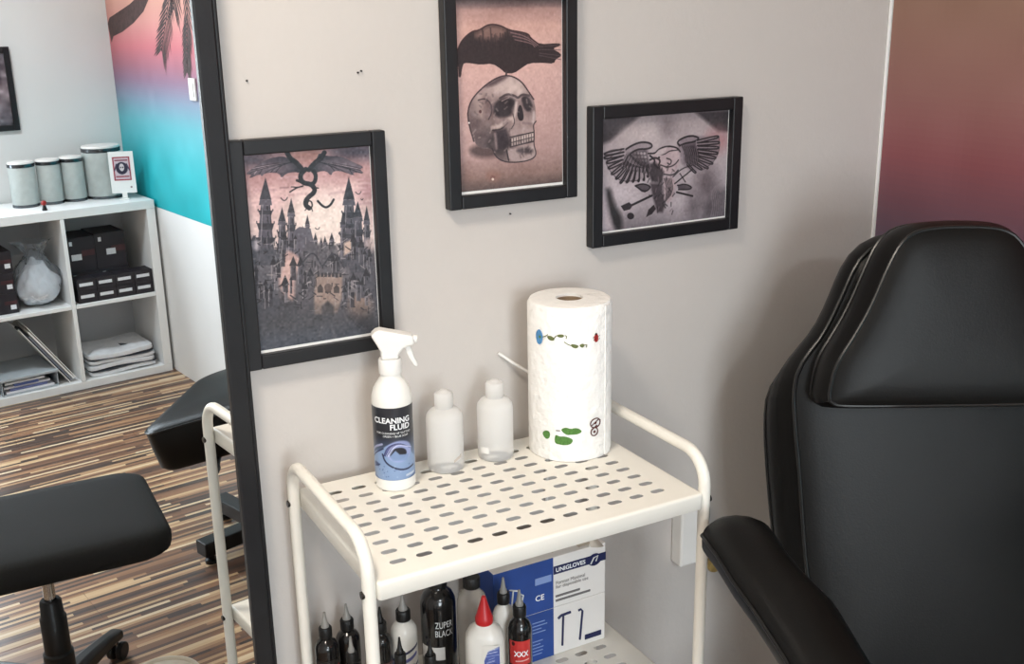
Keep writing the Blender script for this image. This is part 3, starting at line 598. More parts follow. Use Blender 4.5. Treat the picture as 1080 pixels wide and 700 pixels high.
hd = hp([(-.0255, .235), (-.018, .241), (-.012, .2425), (.030, .232), (.0345, .230), (.036, .222), (.034, .2165), (.026, .216), (.020, .213), (.013, .205), (.0125, .198), (-.0125, .198), (-.0125, .210), (-.018, .221)], -.0115, .0115, 'trigger_head', sp)
hp([(.022, .216), (.030, .2155), (.035, .198), (.040, .186), (.0385, .183), (.034, .185), (.028, .196), (.024, .205)], -.006, .006, 'trigger', hd, .002)
MB().tube([tuple(HR @ Vector(p)) for p in ((.034, 0, .2245), (.0405, 0, .2235))], .0058, 14).build('nozzle', WHITEPL, hd, True, bevel=.001)
fn = cyl(.0301, th, 0)
lettering('lettering', 'CLEANING', .0118, WT, sp, lambda x, y: fn(x+.001, y+.1115), bold=.0003)
lettering('lettering', 'FLUID', .0118, WT, sp, lambda x, y: fn(x+.0135, y+.1015), bold=.0003)
lettering('lettering', 'FOR CLEANING UP TATTOO', .0042, WT, sp, lambda x, y: fn(x+.003, y+.0925))
lettering('lettering', 'GREEN + BLUE SOAP', .0042, WT, sp, lambda x, y: fn(x+.006, y+.0877))
FROST = mat('translucent_ldpe', (253, 252, 250), .30, var=.005, trans=.55, ior=1.06, spec=.4)
CLEARCAP = mat('milky_cap', (253, 252, 250), .35, var=.005, trans=.6, ior=1.1)
def squeeze(x, y, lab, k):
    r = thing('squeeze_bottle', lab, 'bottle', (x, y, TZ), 0, 'translucent squeeze bottles')
    MB().lathe([(.024, 0), (.0272, .002), (.0282, .007), (.0282, .082), (.0272, .089), (.022, .0955), (.0135, .099), (.0125, .103)], 36).build('body', FROST, r, True)
    MB().lathe([(.0140, .1005), (.0142, .102), (.0142, .121), (.0125, .1235), (.008, .1245), (.006, .127), (.001, .1275)], 28).build('cap', CLEARCAP, r, True)
    f = cyl(.0285, facing(x, y), 0)
    MB().add([tuple(f(a*.001, b*.001)) for a, b in ((-26, 14), (-21, 14), (-16, 14), (-11, 14), (-11, 24), (-16, 24), (-21, 24), (-26, 24))] if k else [tuple(f(a*.001, b*.001)) for a, b in ((13, 18), (18, 20), (23, 22), (28, 24), (28, 30), (23, 27), (18, 25), (13, 22))], [(0, 1, 6, 7), (1, 2, 5, 6), (2, 3, 4, 5)]).build('sticker', PAPER if k else mat('grey_sticker', (196, 186, 178), .6), r)
squeeze(.6345, -.072, 'translucent squeeze bottle beside the white spray bottle', 0)
squeeze(.7215, -.0715, 'translucent squeeze bottle with white sticker beside the paper towel roll', 1)
# ------------------------------------------------------------------ paper towel roll
px_, py_ = .8415, -.0985
ro = thing('paper_towel_roll', 'white embossed kitchen towel roll printed with green leaves on trolley', 'paper roll', (px_, py_, TZ))
b = MB(); n = 64; R0, R1, H = .0655, .021, .248
prof = [(R1, .001), (R0-.001, .001), (R0, .004), (R0, H-.006), (R0-.003, H-.001), (R0-.008, H), (R1, H), (R1, .001)]
b.rings([[((r+(.0006*math.sin(7*t) if r > .05 else 0))*math.cos(t), (r+(.0006*math.sin(5*t) if r > .05 else 0))*math.sin(t), z) for t in [2*PI*i/n for i in range(n)]] for r, z in prof], False, False).build('sheets', TISSUE, ro, True)
MB().rings([[(r*math.cos(2*PI*i/32), r*math.sin(2*PI*i/32), z) for i in range(32)] for r, z in ((.0208, .002), (.0208, H-.004), (.0195, H-.004), (.0195, .002), (.0208, .002))], False, False).build('core', CARD, ro, True)
te = facing(px_, py_)+1.22; b = MB()
b.rings([[(r*math.cos(te), r*math.sin(te), z) for z in np.linspace(.002, H-.004, 8)]+[((r+.0012)*math.cos(te), (r+.0012)*math.sin(te), z) for z in np.linspace(H-.004, .002, 8)] if 0 else [((R0+d)*math.cos(te+a), (R0+d)*math.sin(te+a), z) for d in (.0002, .0014) for z in ([.002, H-.004] if d < .001 else [H-.004, .002])] for a in (-.25, -.1, .03)]).build('loose_edge', TISSUE, ro)
fr_ = cyl(R0+.0009, facing(px_, py_), 0)
def blob(nm, pts, m, dz=0.): 
    # printed motif following the roll surface
    o = smooth_closed(pts, 2); c = (sum(p[0] for p in o)/len(o), sum(p[1] for p in o)/len(o))
    f2 = cyl(R0+.0009+dz, facing(px_, py_), 0)
    k = len(o); vs = [tuple(f2(x*.001, y*.001)) for x, y in o]+[tuple(f2((c[0]+(x-c[0])*.5)*.001, (c[1]+(y-c[1])*.5)*.001)) for x, y in o]+[tuple(f2(c[0]*.001, c[1]*.001))]
    MB().add(vs, [(i, (i+1) % k, k+(i+1) % k, k+i) for i in range(k)]+[(k+i, k+(i+1) % k, 2*k) for i in range(k)]).build(nm, m, ro)
GR = mat('green_print', (84, 128, 62), .9, var=.2, vscale=300); OL = mat('olive_print', (104, 112, 70), .9, var=.2, vscale=300); RD = mat('red_print', (170, 44, 40), .9, var=.2, vscale=300); DK = mat('maroon_print', (84, 40, 38), .9, var=.1); BL = mat('blue_print', (84, 140, 188), .9, var=.2, vscale=300); BK = mat('black_print', (30, 26, 26), .9, var=0)
blob('printed_leaf', [(-30, 62), (-22, 60), (-16, 64), (-8, 62), (2, 64), (8, 60), (14, 56), (6, 52), (-4, 54), (-10, 50), (-20, 53), (-26, 56)], GR) if 0 else None
blob('printed_leaf', [(-14, 55), (-6, 59), (2, 56), (8, 58), (15, 56), (20, 51), (13, 47), (4, 47), (-4, 46), (-10, 50)], GR)
blob('printed_leaf', [(-24, 38), (-22, 46), (-16, 43), (-8, 44), (0, 42), (6, 38), (2, 31), (-8, 29), (-17, 30), (-23, 31)], GR)
blob('printed_leaf', [(-46, 44), (-41, 49), (-34, 50), (-31, 46), (-32, 39), (-37, 35), (-43, 38)], GR)
blob('printed_stalk', [(-22, 53), (-14, 53.5), (-14, 52), (-22, 51.5)], DK)
for (cx, cy, rx, ry) in ((43, 61, 9.5, 7.5), (41, 47, 6.5, 6.5)):
    MB().tube([tuple(fr_((cx+rx*math.cos(t))*.001, (cy+ry*math.sin(t))*.001)) for t in np.linspace(0, 2*PI, 20)[:-1]], .0009, 5, True).build('printed_ring', DK, ro)
    blob('printed_dot', [(cx-3, cy), (cx, cy+3), (cx+3, cy), (cx, cy-3)], DK)
for p in (((36, 58), (50, 66)), ((38, 52), (46, 57)), ((50, 66), (53, 63))):
    MB().tube([tuple(fr_(a*.001, b_*.001)) for a, b_ in p], .0008, 5).build('printed_line', DK, ro)
blob('printed_pod', [(-36, 203), (-28, 204), (-22, 200), (-25, 196), (-33, 197)], OL); blob('printed_pod', [(-20, 206), (-12, 208), (-7, 206), (-11, 202), (-18, 203)], OL)
blob('printed_pod', [(2, 193), (9, 192), (15, 189), (10, 185), (3, 188)], OL); blob('printed_pod', [(14, 190), (20, 193), (24, 190), (20, 185)], OL)
blob('printed_beetle', [(39, 196), (40, 203), (45, 205), (48, 200), (47, 192), (42, 191)], RD); blob('printed_dot', [(40, 203), (43, 207), (46, 204), (43, 203)], BK, .0003); blob('printed_line', [(42.6, 203), (43.6, 203), (43.8, 192), (42.8, 192)], BK, .0003)
for dx, dy in ((-2, 5), (-1, 1), (9, 6), (9, 1)): blob('printed_line', [(39+dx, 194+dy), (42+dx, 196+dy), (42+dx, 195+dy), (39+dx, 193+dy)], BK)
blob('printed_flower', [(-58, 205), (-50, 212), (-44, 206), (-43, 198), (-46, 188), (-54, 186), (-58, 195)], BL); blob('printed_dot', [(-52, 199), (-49, 202), (-46, 199), (-49, 196)], GR, .0003)
for p in ([(-43, 200), (-38, 202), (-34, 205)], [(-24, 200), (-20, 205)], [(-7, 206), (-4, 205), (-5, 201)], [(-8, 196), (-2, 192), (3, 190)], [(23, 190), (27, 190), (26, 186)]):
    MB().tube([tuple(fr_(a*.001, b_*.001)) for a, b_ in p], .0007, 5).build('printed_line', OL, ro)
# ------------------------------------------------------------------ ink bottles and boxes on the lower tray
INKB = mat('black_ink_bottle', (20, 19, 20), .18, var=.1, coat=.4); INKW = mat('white_ink_bottle', (226, 222, 214), .3, var=.03); CAPB = mat('black_cap', (16, 16, 16), .4, var=.05, bump=.3, bscale=400); TIPG = mat('grey_tip', (150, 148, 144), .4, var=.04, trans=.2); REDC = mat('red_cap', (186, 30, 34), .38, var=.05); CLR = mat('clear_pet', (214, 208, 198), .2, var=.01, trans=.6, ior=1.2)
def ink(name, x, y, ztop, rad, label, body, tip=TIPG, cap=CAPB, kind='twist', hb=None, group=None):
    H = ztop-LZ; r = thing(name, label, 'bottle', (x, y, LZ), 0, group)
    tl = .023 if kind == 'twist' else .0; ch = .017 if kind != 'cone' else 0; hb = H-tl-ch-.004
    if kind == 'cone': hb = H-.042
    MB().lathe([(rad*.92, 0), (rad, .003), (rad, hb*.83), (rad*.97, hb*.885), (rad*.80, hb*.945), (rad*.52, hb*.982), (rad*.42, hb), (rad*.42, hb+.004)], 30, sq=.28 if kind == 'cone' else 0, sx=1., sy=.8 if kind == 'cone' else 1.).build('body', body, r, True)
    if kind == 'cone':
        MB().lathe([(.0125, hb), (.013, hb+.002), (.013, hb+.009), (.0115, hb+.012), (.0045, H-.006), (.003, H)], 24).build('cap', cap, r, True)
    else:
        MB().lathe([(rad*.55, hb+.002), (rad*.56, hb+.004), (rad*.56, hb+ch), (rad*.5, hb+ch+.002)], 24).build('cap', cap, r, True)
    if kind == 'twist':
        MB().lathe([(rad*.34, hb+ch+.002), (rad*.33, hb+ch+.007), (rad*.24, hb+ch+.009), (rad*.12, H-.004), (rad*.10, H)], 18).build('tip', tip, r, True)
    return r, hb
def band(r, R, x, y, z0, z1, cvs, span=2.4, name='label', da=0.):
    label_on(cvs, name, R+.0004, facing(x, y)+da, z0, z1, span, LABELP, r)
def simple(cols, draw=None, w=60, h=40, asp=.7):
    c = Canvas(w, h, asp); c.tf = lambda p: np.asarray(p, float)*np.array([1, asp]); c.k = 1; c.vgrad(cols)
    if draw: draw(c)
    return c
G = 'tattoo ink bottles on the lower tray'
x, y, z = 0.4265, -0.0650, 0.8740; r, hb = ink('ink_bottle', x, y, z, .0180, 'black ink bottle with grey tip and red striped label near the rear post', INKB, group=G)
def d1(c):
    c.line([(0, .75), (.4, .45), (1, .2)], .06, (190, 40, 44)); c.poly([(.1, .95), (.5, .65), (1, .5), (1, 1), (.1, 1)], (230, 228, 224)); c.line([(.05, .95), (.5, .6), (1, .4)], .03, (235, 232, 230))
band(r, .0180, x, y, hb*.15, hb*.72, simple([(0, (24, 22, 23)), (1, (24, 22, 23))], d1))
x, y, z = 0.4662, -0.0500, 0.8677; r, hb = ink('ink_bottle', x, y, z, .0188, 'black ink bottle with dark label behind a small grey tipped bottle', INKB, group=G)
band(r, .0188, x, y, hb*.12, hb*.5, simple([(0, (44, 42, 42)), (1, (30, 29, 30))]))
x, y, z = 0.4419, -0.1350, 0.8656; ink('ink_bottle', x, y, z, .0145, 'small black ink bottle with tall pale grey tip by the rear post', INKB, group=G)
x, y, z = 0.5021, -0.1000, 0.8778; r, hb = ink('ink_bottle', x, y, z, .0168, 'dark brown ink bottle with grey banded label behind the front post', INKB, tip=CAPB, group=G)
band(r, .0168, x, y, hb*.2, hb*.6, simple([(0, (110, 70, 66)), (.12, (60, 58, 58)), (.5, (170, 166, 160)), (.62, (60, 56, 54)), (1, (44, 42, 42))]))
x, y, z = 0.5399, -0.1000, 0.8876; r, hb = ink('ink_bottle', x, y, z, .0205, 'white ink bottle with black cap and curved blue script label', INKW, group=G)
def d2(c):
    c.line([(0, .55), (.3, .3), (.6, .2), (1, .05)], .05, (40, 40, 78)); c.line([(.1, .6), (.35, .5), (.6, .45), (.9, .3)], .07, (90, 92, 150)); c.line([(0, .9), (.4, .85), (1, .6)], .04, (40, 40, 78)); c.line([(.2, .75), (.8, .62)], .03, (120, 116, 120))
band(r, .0205, x, y, hb*.25, hb*.72, simple([(0, (226, 222, 214)), (1, (222, 218, 212))], d2))
x, y, z = 0.4848, -0.2200, 0.8972; ink('ink_bottle', x, y, z, .0150, 'small all black ink bottle in front of the white script label bottle', INKB, tip=CAPB, group=G)
x, y, z = 0.5922, -0.1150, 0.9160; r, hb = ink('ink_bottle', x, y, z, .0275, 'large black ink bottle lettered ZUPER BLACK with a white band', INKB, kind='flat', group=G)
band(r, .0275, x, y, hb*.34, hb*.47, simple([(0, (206, 202, 196)), (1, (190, 186, 182))]), 1.5, da=-.45)
GW = mat('pale_grey_ink', (214, 214, 212), .5, var=0); f = cyl(.0281, facing(x, y)+.30, 0)
lettering('lettering', 'ZUPER', .0155, GW, r, lambda a, b_: f(a, b_+hb*.69), sx=.62); lettering('lettering', 'BLACK', .0155, GW, r, lambda a, b_: f(a, b_+hb*.605), sx=.62)
x, y, z = 0.5330, -0.2150, 0.8758; ink('ink_bottle', x, y, z, .0150, 'small all black ink bottle in front of the large lettered one', INKB, tip=CAPB, group=G)
x, y, z = 0.6253, -0.1680, 0.9303; r, hb = ink('soap_bottle', x, y, z, .0235, 'clear plastic bottle with black cap behind the red capped bottle', CLR, kind='flat', group=G)
band(r, .0235, x, y, hb*.35, hb*.62, simple([(0, (200, 206, 206)), (.3, (120, 170, 180)), (.5, (206, 204, 198)), (1, (196, 192, 186))]), 1.2, da=.5)
x, y, z = 0.6066, -0.2450, 0.9389; r, hb = ink('glue_bottle', x, y, z, .0285, 'white ribbed bottle with pointed red cap and blue lettered label', INKW, cap=REDC, kind='cone', group=G)
fd = Vector((-x, -1.466-y, 0)).normalized(); sd = Vector((-fd.y, fd.x, 0))
r.rotation_euler.z = math.atan2(sd.y, sd.x)
def d3(c):
    c.poly([(.1, .28), (.3, .12), (.95, .02), (.98, .95), (.1, 1)], (74, 92, 160)); 
    for k in range(16): c.line([(.18+random.random()*.2, .1+k*.056), (.6+random.random()*.35, .06+k*.056)], .02, random.choice([(206, 212, 232), (40, 50, 110), (150, 164, 208)]), .9)
    for k in range(5): c.line([(.2+k*.16, .45), (.22+k*.16, .72)], .05, (228, 230, 240))
simple([(0, (226, 222, 214)), (1, (226, 222, 214))], d3, 50, 60, 1.3).sheet('label', LABELP, r, lambda u, v: (-.004+.026*u, -.0230-.0003, hb*.86-hb*.5*v))
for k in range(9): bx('rib', INKW, r, -.0255, -.010, -.0238, -.0222, hb*.34+k*.0072, hb*.34+k*.0072+.003, bevel=.0008)
x, y, z = 0.6752, -0.1750, 0.9145; ink('ink_bottle', x, y, z, .0175, 'white ink bottle with black cap and clear tip before the glove box', INKW, group=G)
x, y, z = 0.6809, -0.2150, 0.9119; r, hb = ink('ink_bottle', x, y, z, .0185, 'black ink bottle with red label lettered XXX before the boxes', INKB, group=G)
def d4(c): c.ell(.2, .12, .08, .09, (60, 16, 18)); c.line([(.3, .85), (.9, .8)], .03, (220, 190, 186))
band(r, .0185, x, y, hb*.50, hb*.78, simple([(0, (196, 52, 50)), (1, (186, 44, 44))], d4), 1.9); band(r, .0185, x, y, hb*.2, hb*.44, simple([(0, (196, 192, 186)), (1, (180, 176, 170))]), 1.9)
f = cyl(.0191, facing(x, y)+.1, 0); lettering('lettering', 'XXX', .0125, WT, r, lambda a, b_: f(a, b_+hb*.625), sx=.85, bold=.0003)
# stacked boxes
BXX0, BXX1, BYF, BYB = .676, .884, -.141, -.038
BLUEC = mat('blue_carton', (38, 70, 140), .5, var=.1, vscale=20); WHC = mat('white_carton', (226, 222, 218), .55, var=.03); NAVY = mat('navy_print', (30, 36, 78), .5, var=0); GREYP = mat('grey_print', (112, 108, 108), .6, var=0); PALEB = mat('pale_blue_print', (130, 152, 200), .5, var=0)
def carton(z0, z1, label, name):
    r = thing(name, label, 'box', (BXX0, BYF, z0), 0, 'cartons stacked on the lower tray'); W, D, H = BXX1-BXX0, BYB-BYF, z1-z0
    bx('carton', WHC, r, .0, W, 0, D, 0, H, bevel=.0015); bx('blue_panel', BLUEC, r, -.0005, .108, -.0006, D*.98, .0004, H-.0004, bevel=.0003)
    return r, W, D, H
BZ = LZ+.0005
r, W, D, H = carton(BZ, LZ+.088, 'blue and white carton printed with two razors, bottom of the stack', 'razor_box')
P = lambda nm, m, x0, x1, z0, z1, par: bx(nm, m, par, x0, x1, -.0011, -.0001, z0, z1, bevel=0)
P('printed_panel', NAVY, .168, .200, .010, .019, r)
def stroke(pts, rad, m, par): MB().tube([(a*.001, -.0009, b_*.001) for a, b_ in pts], rad, 6).build('printed_line', m, par)
stroke([(124, 14), (126, 68)], .0018, NAVY, r); stroke([(116, 66), (122, 70), (140, 71)], .0022, NAVY, r); stroke([(158, 14), (163, 66), (160, 70), (155, 69)], .0018, NAVY, r)
for k in range(9): P('printed_line', PALEB, .068, .068+random.uniform(.014, .03), .012+k*.006+(.01 if k > 4 else 0), .0135+k*.006+(.01 if k > 4 else 0), r)
r, W, D, H = carton(LZ+.0885, LZ+.179, 'blue and white disposable glove carton with navy band, on the razor carton', 'glove_box')
P('printed_band', NAVY, .1085, W, .060, .074, r)
lettering('lettering', 'UNIGLOVES', .0105, WT, r, lambda a, b_: Vector((.140+a, -.0016, .067+b_)), bold=.0002)
MB().add([(.186+.013*math.cos(t), -.0014, .066+.011*math.sin(t)) for t in np.linspace(0, 2*PI, 20)[:-1]], [tuple(range(19))]).build('printed_emblem', NAVY, r)
MB().tube([(.178, -.0018, .060), (.184, -.0018, .070), (.192, -.0018, .072), (.188, -.0018, .063)], .0012, 5).build('emblem_mark', GW, r)
lettering('lettering', 'Format Maximal\nfor disposable use', .0085, GREYP, r, lambda a, b_: Vector((.112+a, -.0014, .040+b_)), align='LEFT')
for k in range(2): P('printed_line', GREYP, .112, .178-k*.02, .010+k*.008, .0135+k*.008, r)
P('printed_panel', PALEB, .074, .104, .050, .062, r)
lettering('lettering', 'CE', .014, WT, r, lambda a, b_: Vector((.082+a, -.0014, .026+b_)), bold=.0002)
MB().tube([(.030, -.0012, .020), (.034, -.0012, .052), (.026, -.0012, .056), (.044, -.0012, .050)], .0014, 5).build('printed_line', GW, r); MB().tube([(.046, -.0012, .018), (.052, -.0012, .040), (.046, -.0012, .044)], .0014, 5).build('printed_line', GW, r)
ff = MB(); ring = []
for i in range(16):
    t = i/15; ff_z = H+.002+.006*math.sin(t*9)+.003*math.sin(t*23)
    ring.append([(.115+.085*t, .012+.02*math.sin(t*5), H-.001), (.115+.085*t, .02+.02*math.sin(t*7), ff_z+.004), (.115+.085*t, .035+.01*math.sin(t*11), ff_z), (.115+.085*t, .05, H-.001)])
ff.rings(ring).build('glove_tuft', mat('pale_latex', (206, 196, 182), .5, var=.1, vscale=90), r, True)
# ------------------------------------------------------------------ things on the wall by the trolley
wc = thing('wall_socket', 'white wall socket box with dark cables behind the trolley post', 'socket', (1.125, 0, .735))
bx('socket_body', WHITEPL, wc, 0, .040, -.032, -.0005, 0, .115, bevel=.004); bx('socket_body', WHITEPL, wc, .046, .072, -.022, -.0005, .02, .12, bevel=.004)
for k, z in enumerate((.098, .056)):
    MB().tube([(.050+.012*math.sin(t), -.030-.008*math.cos(t)**2, z+.019*math.cos(t)) for t in np.linspace(.4, 2*PI-.4, 16)], .0034, 8).build('cable_loop', BLACKPLASTIC, wc, True)
kn = thing('brass_wall_knob', 'small dull brass round knob on the wall below the armrest', 'knob', (1.212, 0, .712))
MB().lathe([(.011, 0), (.011, .003), (.006, .006), (.006, .012), (.012, .016), (.014, .022), (.012, .028), (.004, .031)], 24).build('knob', mat('dull_brass', (176, 152, 96), .4, .7, var=.1, vscale=60), kn, True)
kn.rotation_euler = (PI/2, 0, 0)
cb = MB().tube([(.766, -.003, 1.210), (.785, -.012, 1.194), (.815, -.018, 1.172), (.840, -.020, 1.15), (.85, -.018, 1.12), (.85, -.014, 1.06), (.85, -.008, .9)], .0026, 10).build('white_cable', WHITEPL, None, True)
tag(cb, 'thin white cable running down the wall behind the paper towel roll', 'cable')
# ------------------------------------------------------------------ black treatment chair (client chair)
CP = Vector((1.313, -.452, 1.157)); REC = math.radians(13)
ch = thing('treatment_chair', 'black faux leather treatment chair with headrest and padded armrest by the mural', 'chair', (CP.x, CP.y, 0), -math.radians(29))
def cpl(u, v, off): # point of the reclined back plane, off = distance in front of it
    return (u, v*math.sin(REC)-off*math.cos(REC), CP.z+v*math.cos(REC)+off*math.sin(REC))
def sym(left): return left+[(-x, y) for x, y in reversed(left)]
def pad(name, front, back, of, ob, parent, n=96, bulge=.016, m=LEATHER):
    F = resample(smooth_closed(front, 2), n); B = resample(smooth_closed(back, 2), n)
    cF = (0, sum(p[1] for p in F)/n); rings = []
    def sc(P, k, c=cF): return [(c[0]+(x-c[0])*k, c[1]+(y-c[1])*k) for x, y in P]
    for k, d in ((.02, bulge), (.35, bulge*.97), (.65, bulge*.88), (.85, bulge*.62), (.94, bulge*.32), (.985, .001), (1.0, -.006)):
        rings.append([cpl(x, y, of+d) for x, y in sc(F, k)])
    for t in (.15, .35, .6, .85, 1.):
        bl = .010*math.sin(PI*t)
        q = [(f[0]*(1-t)+b_[0]*t, f[1]*(1-t)+b_[1]*t) for f, b_ in zip(F, B)]
        q = sc(q, 1+bl/.25); rings.append([cpl(x, y, of-.006+(ob-of+.006)*t) for x, y in q])
    for k, d in ((.97, -.010), (.8, -.014), (.3, -.016)): rings.append([cpl(x, y, ob+d) for x, y in sc(B, k)])
    o = MB().rings(rings).build(name, m, parent, True)
    for fo, P in ((of-.001, sc(F, .998)), (ob+.002, sc(B, 1.002))):
        MB().tube([cpl(x, y, fo) for x, y in P], .0030, 8, True).build('piping', PIPING, o, True)
    return o
bf = [(-.12, -.565), (-.17, -.55), (-.19, -.42), (-.20, -.33), (-.212, -.257), (-.221, -.115), (-.228, -.048), (-.232, .028), (-.216, .067), (-.190, .096), (-.170, .132), (-.150, .178), (-.132, .218), (-.113, .238), (-.086, .250), (-.04, .253)]
bb = [(-.12, -.575), (-.185, -.55), (-.21, -.42), (-.225, -.33), (-.244, -.25), (-.255, -.13), (-.259, -.061), (-.257, .0), (-.238, .032), (-.211, .062), (-.181, .096), (-.162, .133), (-.143, .185), (-.126, .212), (-.095, .238), (-.04, .25)]
pad('backrest', sym(bf), sym(bb), -.075, -.150, ch, bulge=.012)
hf = [(-.06, 0.), (-.178, .001), (-.197, .006), (-.195, .028), (-.186, .065), (-.157, .109), (-.133, .152), (-.109, .210), (-.091, .244), (-.071, .262), (-.033, .2685)]
hb_ = [(-.06, -.006), (-.185, -.006), (-.209, .006), (-.206, .032), (-.197, .070), (-.168, .115), (-.145, .158), (-.122, .214), (-.104, .250), (-.080, .270), (-.033, .276)]
pad('headrest', sym(hf), sym(hb_), .0, -.062, ch, bulge=.012)
bx('headrest_bracket', BLACKPLASTIC, ch, -.03, .03, .06, .10, CP.z+.02, CP.z+.16, bevel=.004)
def armrest(st, sgn):
    rings = []
    for fwd, wl, wr, z, k in st:
        c, h = (wl+wr)/2, (wr-wl)/2; ring = []
        for i in range(28):
            t = 2*PI*i/28; ct, sn = math.cos(t), math.sin(t)
            X = math.copysign(abs(ct)**.5, ct); Zz = math.copysign(abs(sn)**.62, sn)
            dz = .010*(1-X*X)*(1 if sn > 0 else -.4)-.006*sgn*-X*0
            ring.append((c+h*X, -fwd, z-.026*k+.026*k*Zz+dz*k))
        rings.append(ring)
    o = MB().rings(rings).build('armrest', LEATHER, ch, True)
    for sd_ in (0, 1):
        MB().tube([((wl if sd_ == 0 else wr), -fwd, z-.018*k) for fwd, wl, wr, z, k in st[1:-1]], .0028, 8).build('piping', PIPING, o, True)
    mid = st[len(st)//2]
    MB().tube([((mid[1]+mid[2])/2, -mid[0], mid[3]-.045), ((mid[1]+mid[2])/2, -mid[0]+.02, .80), ((mid[1]+mid[2])/2+.05*sgn*-1, -mid[0]+.02, .50)], .014, 12).build('armrest_post', CHROME, o, True)
ST = [(.118, -.372, -.335, 1.032, .5), (.128, -.395, -.318, 1.036, .85), (.146, -.407, -.308, 1.040, 1.), (.175, -.402, -.304, 1.040, 1.), (.2, -.395, -.302, 1.037, 1.), (.255, -.383, -.286, 1.028, 1.), (.309, -.366, -.262, 1.017, 1.), (.386, -.345, -.249, 1.000, 1.), (.45, -.335, -.240, .99, 1.), (.52, -.33, -.235, .982, 1.), (.585, -.325, -.235, .976, 1.), (.605, -.310, -.250, .974, .8), (.612, -.295, -.265, .970, .4)]
armrest(ST, 1)
armrest([(f+.05, -wr-.045, -wl-.045, z, k) for f, wl, wr, z, k in ST], -1)
def slab(name, out, z0, z1, fn, par):
    O = resample(smooth_closed(out, 2), 72); c = (sum(p[0] for p in O)/72, sum(p[1] for p in O)/72)
    sc = lambda k: [(c[0]+(x-c[0])*k, c[1]+(y-c[1])*k) for x, y in O]
    h = z1-z0; o = MB().rings([[fn(x, y, z) for x, y in sc(k)] for k, z in ((.5, z0), (.96, z0), (1, z0+h*.2), (1.006, z0+h*.5), (1, z0+h*.8), (.97, z1-.002), (.85, z1+.006), (.4, z1+.012))]).build(name, LEATHER, par, True)
    MB().tube([fn(x, y, z0+h*.8) for x, y in sc(1.002)], .003, 8, True).build('piping', PIPING, o, True)
    return o
slab('seat', [(-.24, -.03), (-.24, -.50), (.24, -.50), (.24, -.03)], .52, .60, lambda x, y, z: (x, y, z), ch)
LA = math.radians(72)
slab('leg_rest', [(-.21, .0), (-.21, .34), (.21, .34), (.21, .0)], -.06, 0., lambda x, y, z: (x, -.525-y*math.cos(LA)+z*-math.sin(LA)*-1*-1+.0, .55-y*math.sin(LA)+z*math.cos(LA)), ch)
bx('seat_frame', BLACKPLASTIC, ch, -.19, .19, -.46, -.06, .475, .515, bevel=.004)
MB().lathe([(.075, .08), (.075, .36), (.06, .37), (.06, .48)], 28, (0, -.27, 0)).build('lift_column', CHROME, ch, True)
MB().rings([[(x, y, z) for x, y in rrect(-.24+i, .24-i, -.55+i, .02-i, .05, 5)] for i, z in ((0, .0), (0, .05), (.03, .075), (.13, .09))]).build('base_plate', BLACKPLASTIC, ch, True)
# ------------------------------------------------------------------ the room seen in the mirror: shelf unit and what it holds
KX1, KY, KH = 1.5767, -3.8789, .8797; KW, KD = .8797, .40; KX0 = KX1-KW
ks = thing('cube_shelf', 'white cube shelf unit with four compartments against the wall', 'shelf', (KX0, KY, 0))
T, D2 = .042, .019; ZM = .402
bx('top_panel', SHELFW, ks, 0, KW, -KD, 0, KH-T, KH); bx('bottom_panel', SHELFW, ks, 0, KW, -KD, 0, .0, T-.004)
for x in (0, KW-T): bx('side_panel', SHELFW, ks, x, x+T, -KD, 0, T-.0035, KH-T-.0005)
bx('divider', SHELFW, ks, KW/2-D2/2, KW/2+D2/2, -KD, -.001, T-.0035, KH-T-.0005)
for a in ((T+.0005, KW/2-D2/2-.0005), (KW/2+D2/2+.0005, KW-T-.0005)): bx('shelf_board', SHELFW, ks, a[0], a[1], -KD, -.001, ZM, ZM+D2)
bx('back_panel', mat('shelf_back_grey', (206, 208, 212), .6, var=.02), ks, T*.5, KW-T*.5, -KD-.004, -KD, .01, KH-.01, bevel=0)
ZS = ZM+D2+.0005; ZB = T-.003
FRG = mat('frosted_jar_glass', (206, 212, 209), .35, var=.08, vscale=30, trans=.35, ior=1.2); LIDM = mat('jar_lid_band', (92, 96, 100), .22, .9, var=.3, vscale=30); FILL = mat('jar_cotton', (222, 228, 226), .9, var=.1, vscale=60)
def jar(x, y, r_, h, label):
    t = thing('storage_jar', label, 'jar', (x, y, KH), 0, 'frosted storage jars on the shelf unit')
    MB().lathe([(r_*.94, 0), (r_, .005), (r_, h*.86), (r_*.97, h*.88)], 32).build('body', FRG, t, True)
    MB().lathe([(r_*1.0, h*.875), (r_*1.02, h*.88), (r_*1.02, h*.945), (r_*.99, h*.95)], 32).build('lid_band', LIDM, t, True)
    MB().lathe([(r_*.98, h*.948), (r_*.99, h*.96), (r_*.95, h*.99), (r_*.5, h), (.001, h)], 32).build('lid', WHITEPL, t, True)
    MB().lathe([(r_*1.004, .0), (r_*1.008, .004), (r_*1.004, .014)], 32).build('foot_ring', LIDM, t, True)
for a in ((1.048, -4.12, .060, .215, 'wide frosted jar with steel lid band, first from the open shelf end'), (1.170, -4.125, .055, .215, 'slim frosted jar with steel lid band, second from the open shelf end'), (1.281, -4.13, .054, .218, 'slim frosted jar with steel lid band beside the large jar'), (1.431, -4.14, .091, .258, 'large frosted jar with steel lid band behind the card stand')): jar(*a)
cs = thing('card_stand', 'white card with red skull emblem on a small stand, on the shelf unit', 'card', (1.478, -3.995, KH), math.radians(180+25))
bx('stand', WHITEPL, cs, -.022, .022, -.03, .03, 0, .006); bx('stem', WHITEPL, cs, -.012, .012, -.004, .004, .006, .03, bevel=.001); bx('card', PAPER, cs, -.058, .058, -.002, .002, .03, .232, bevel=.001)
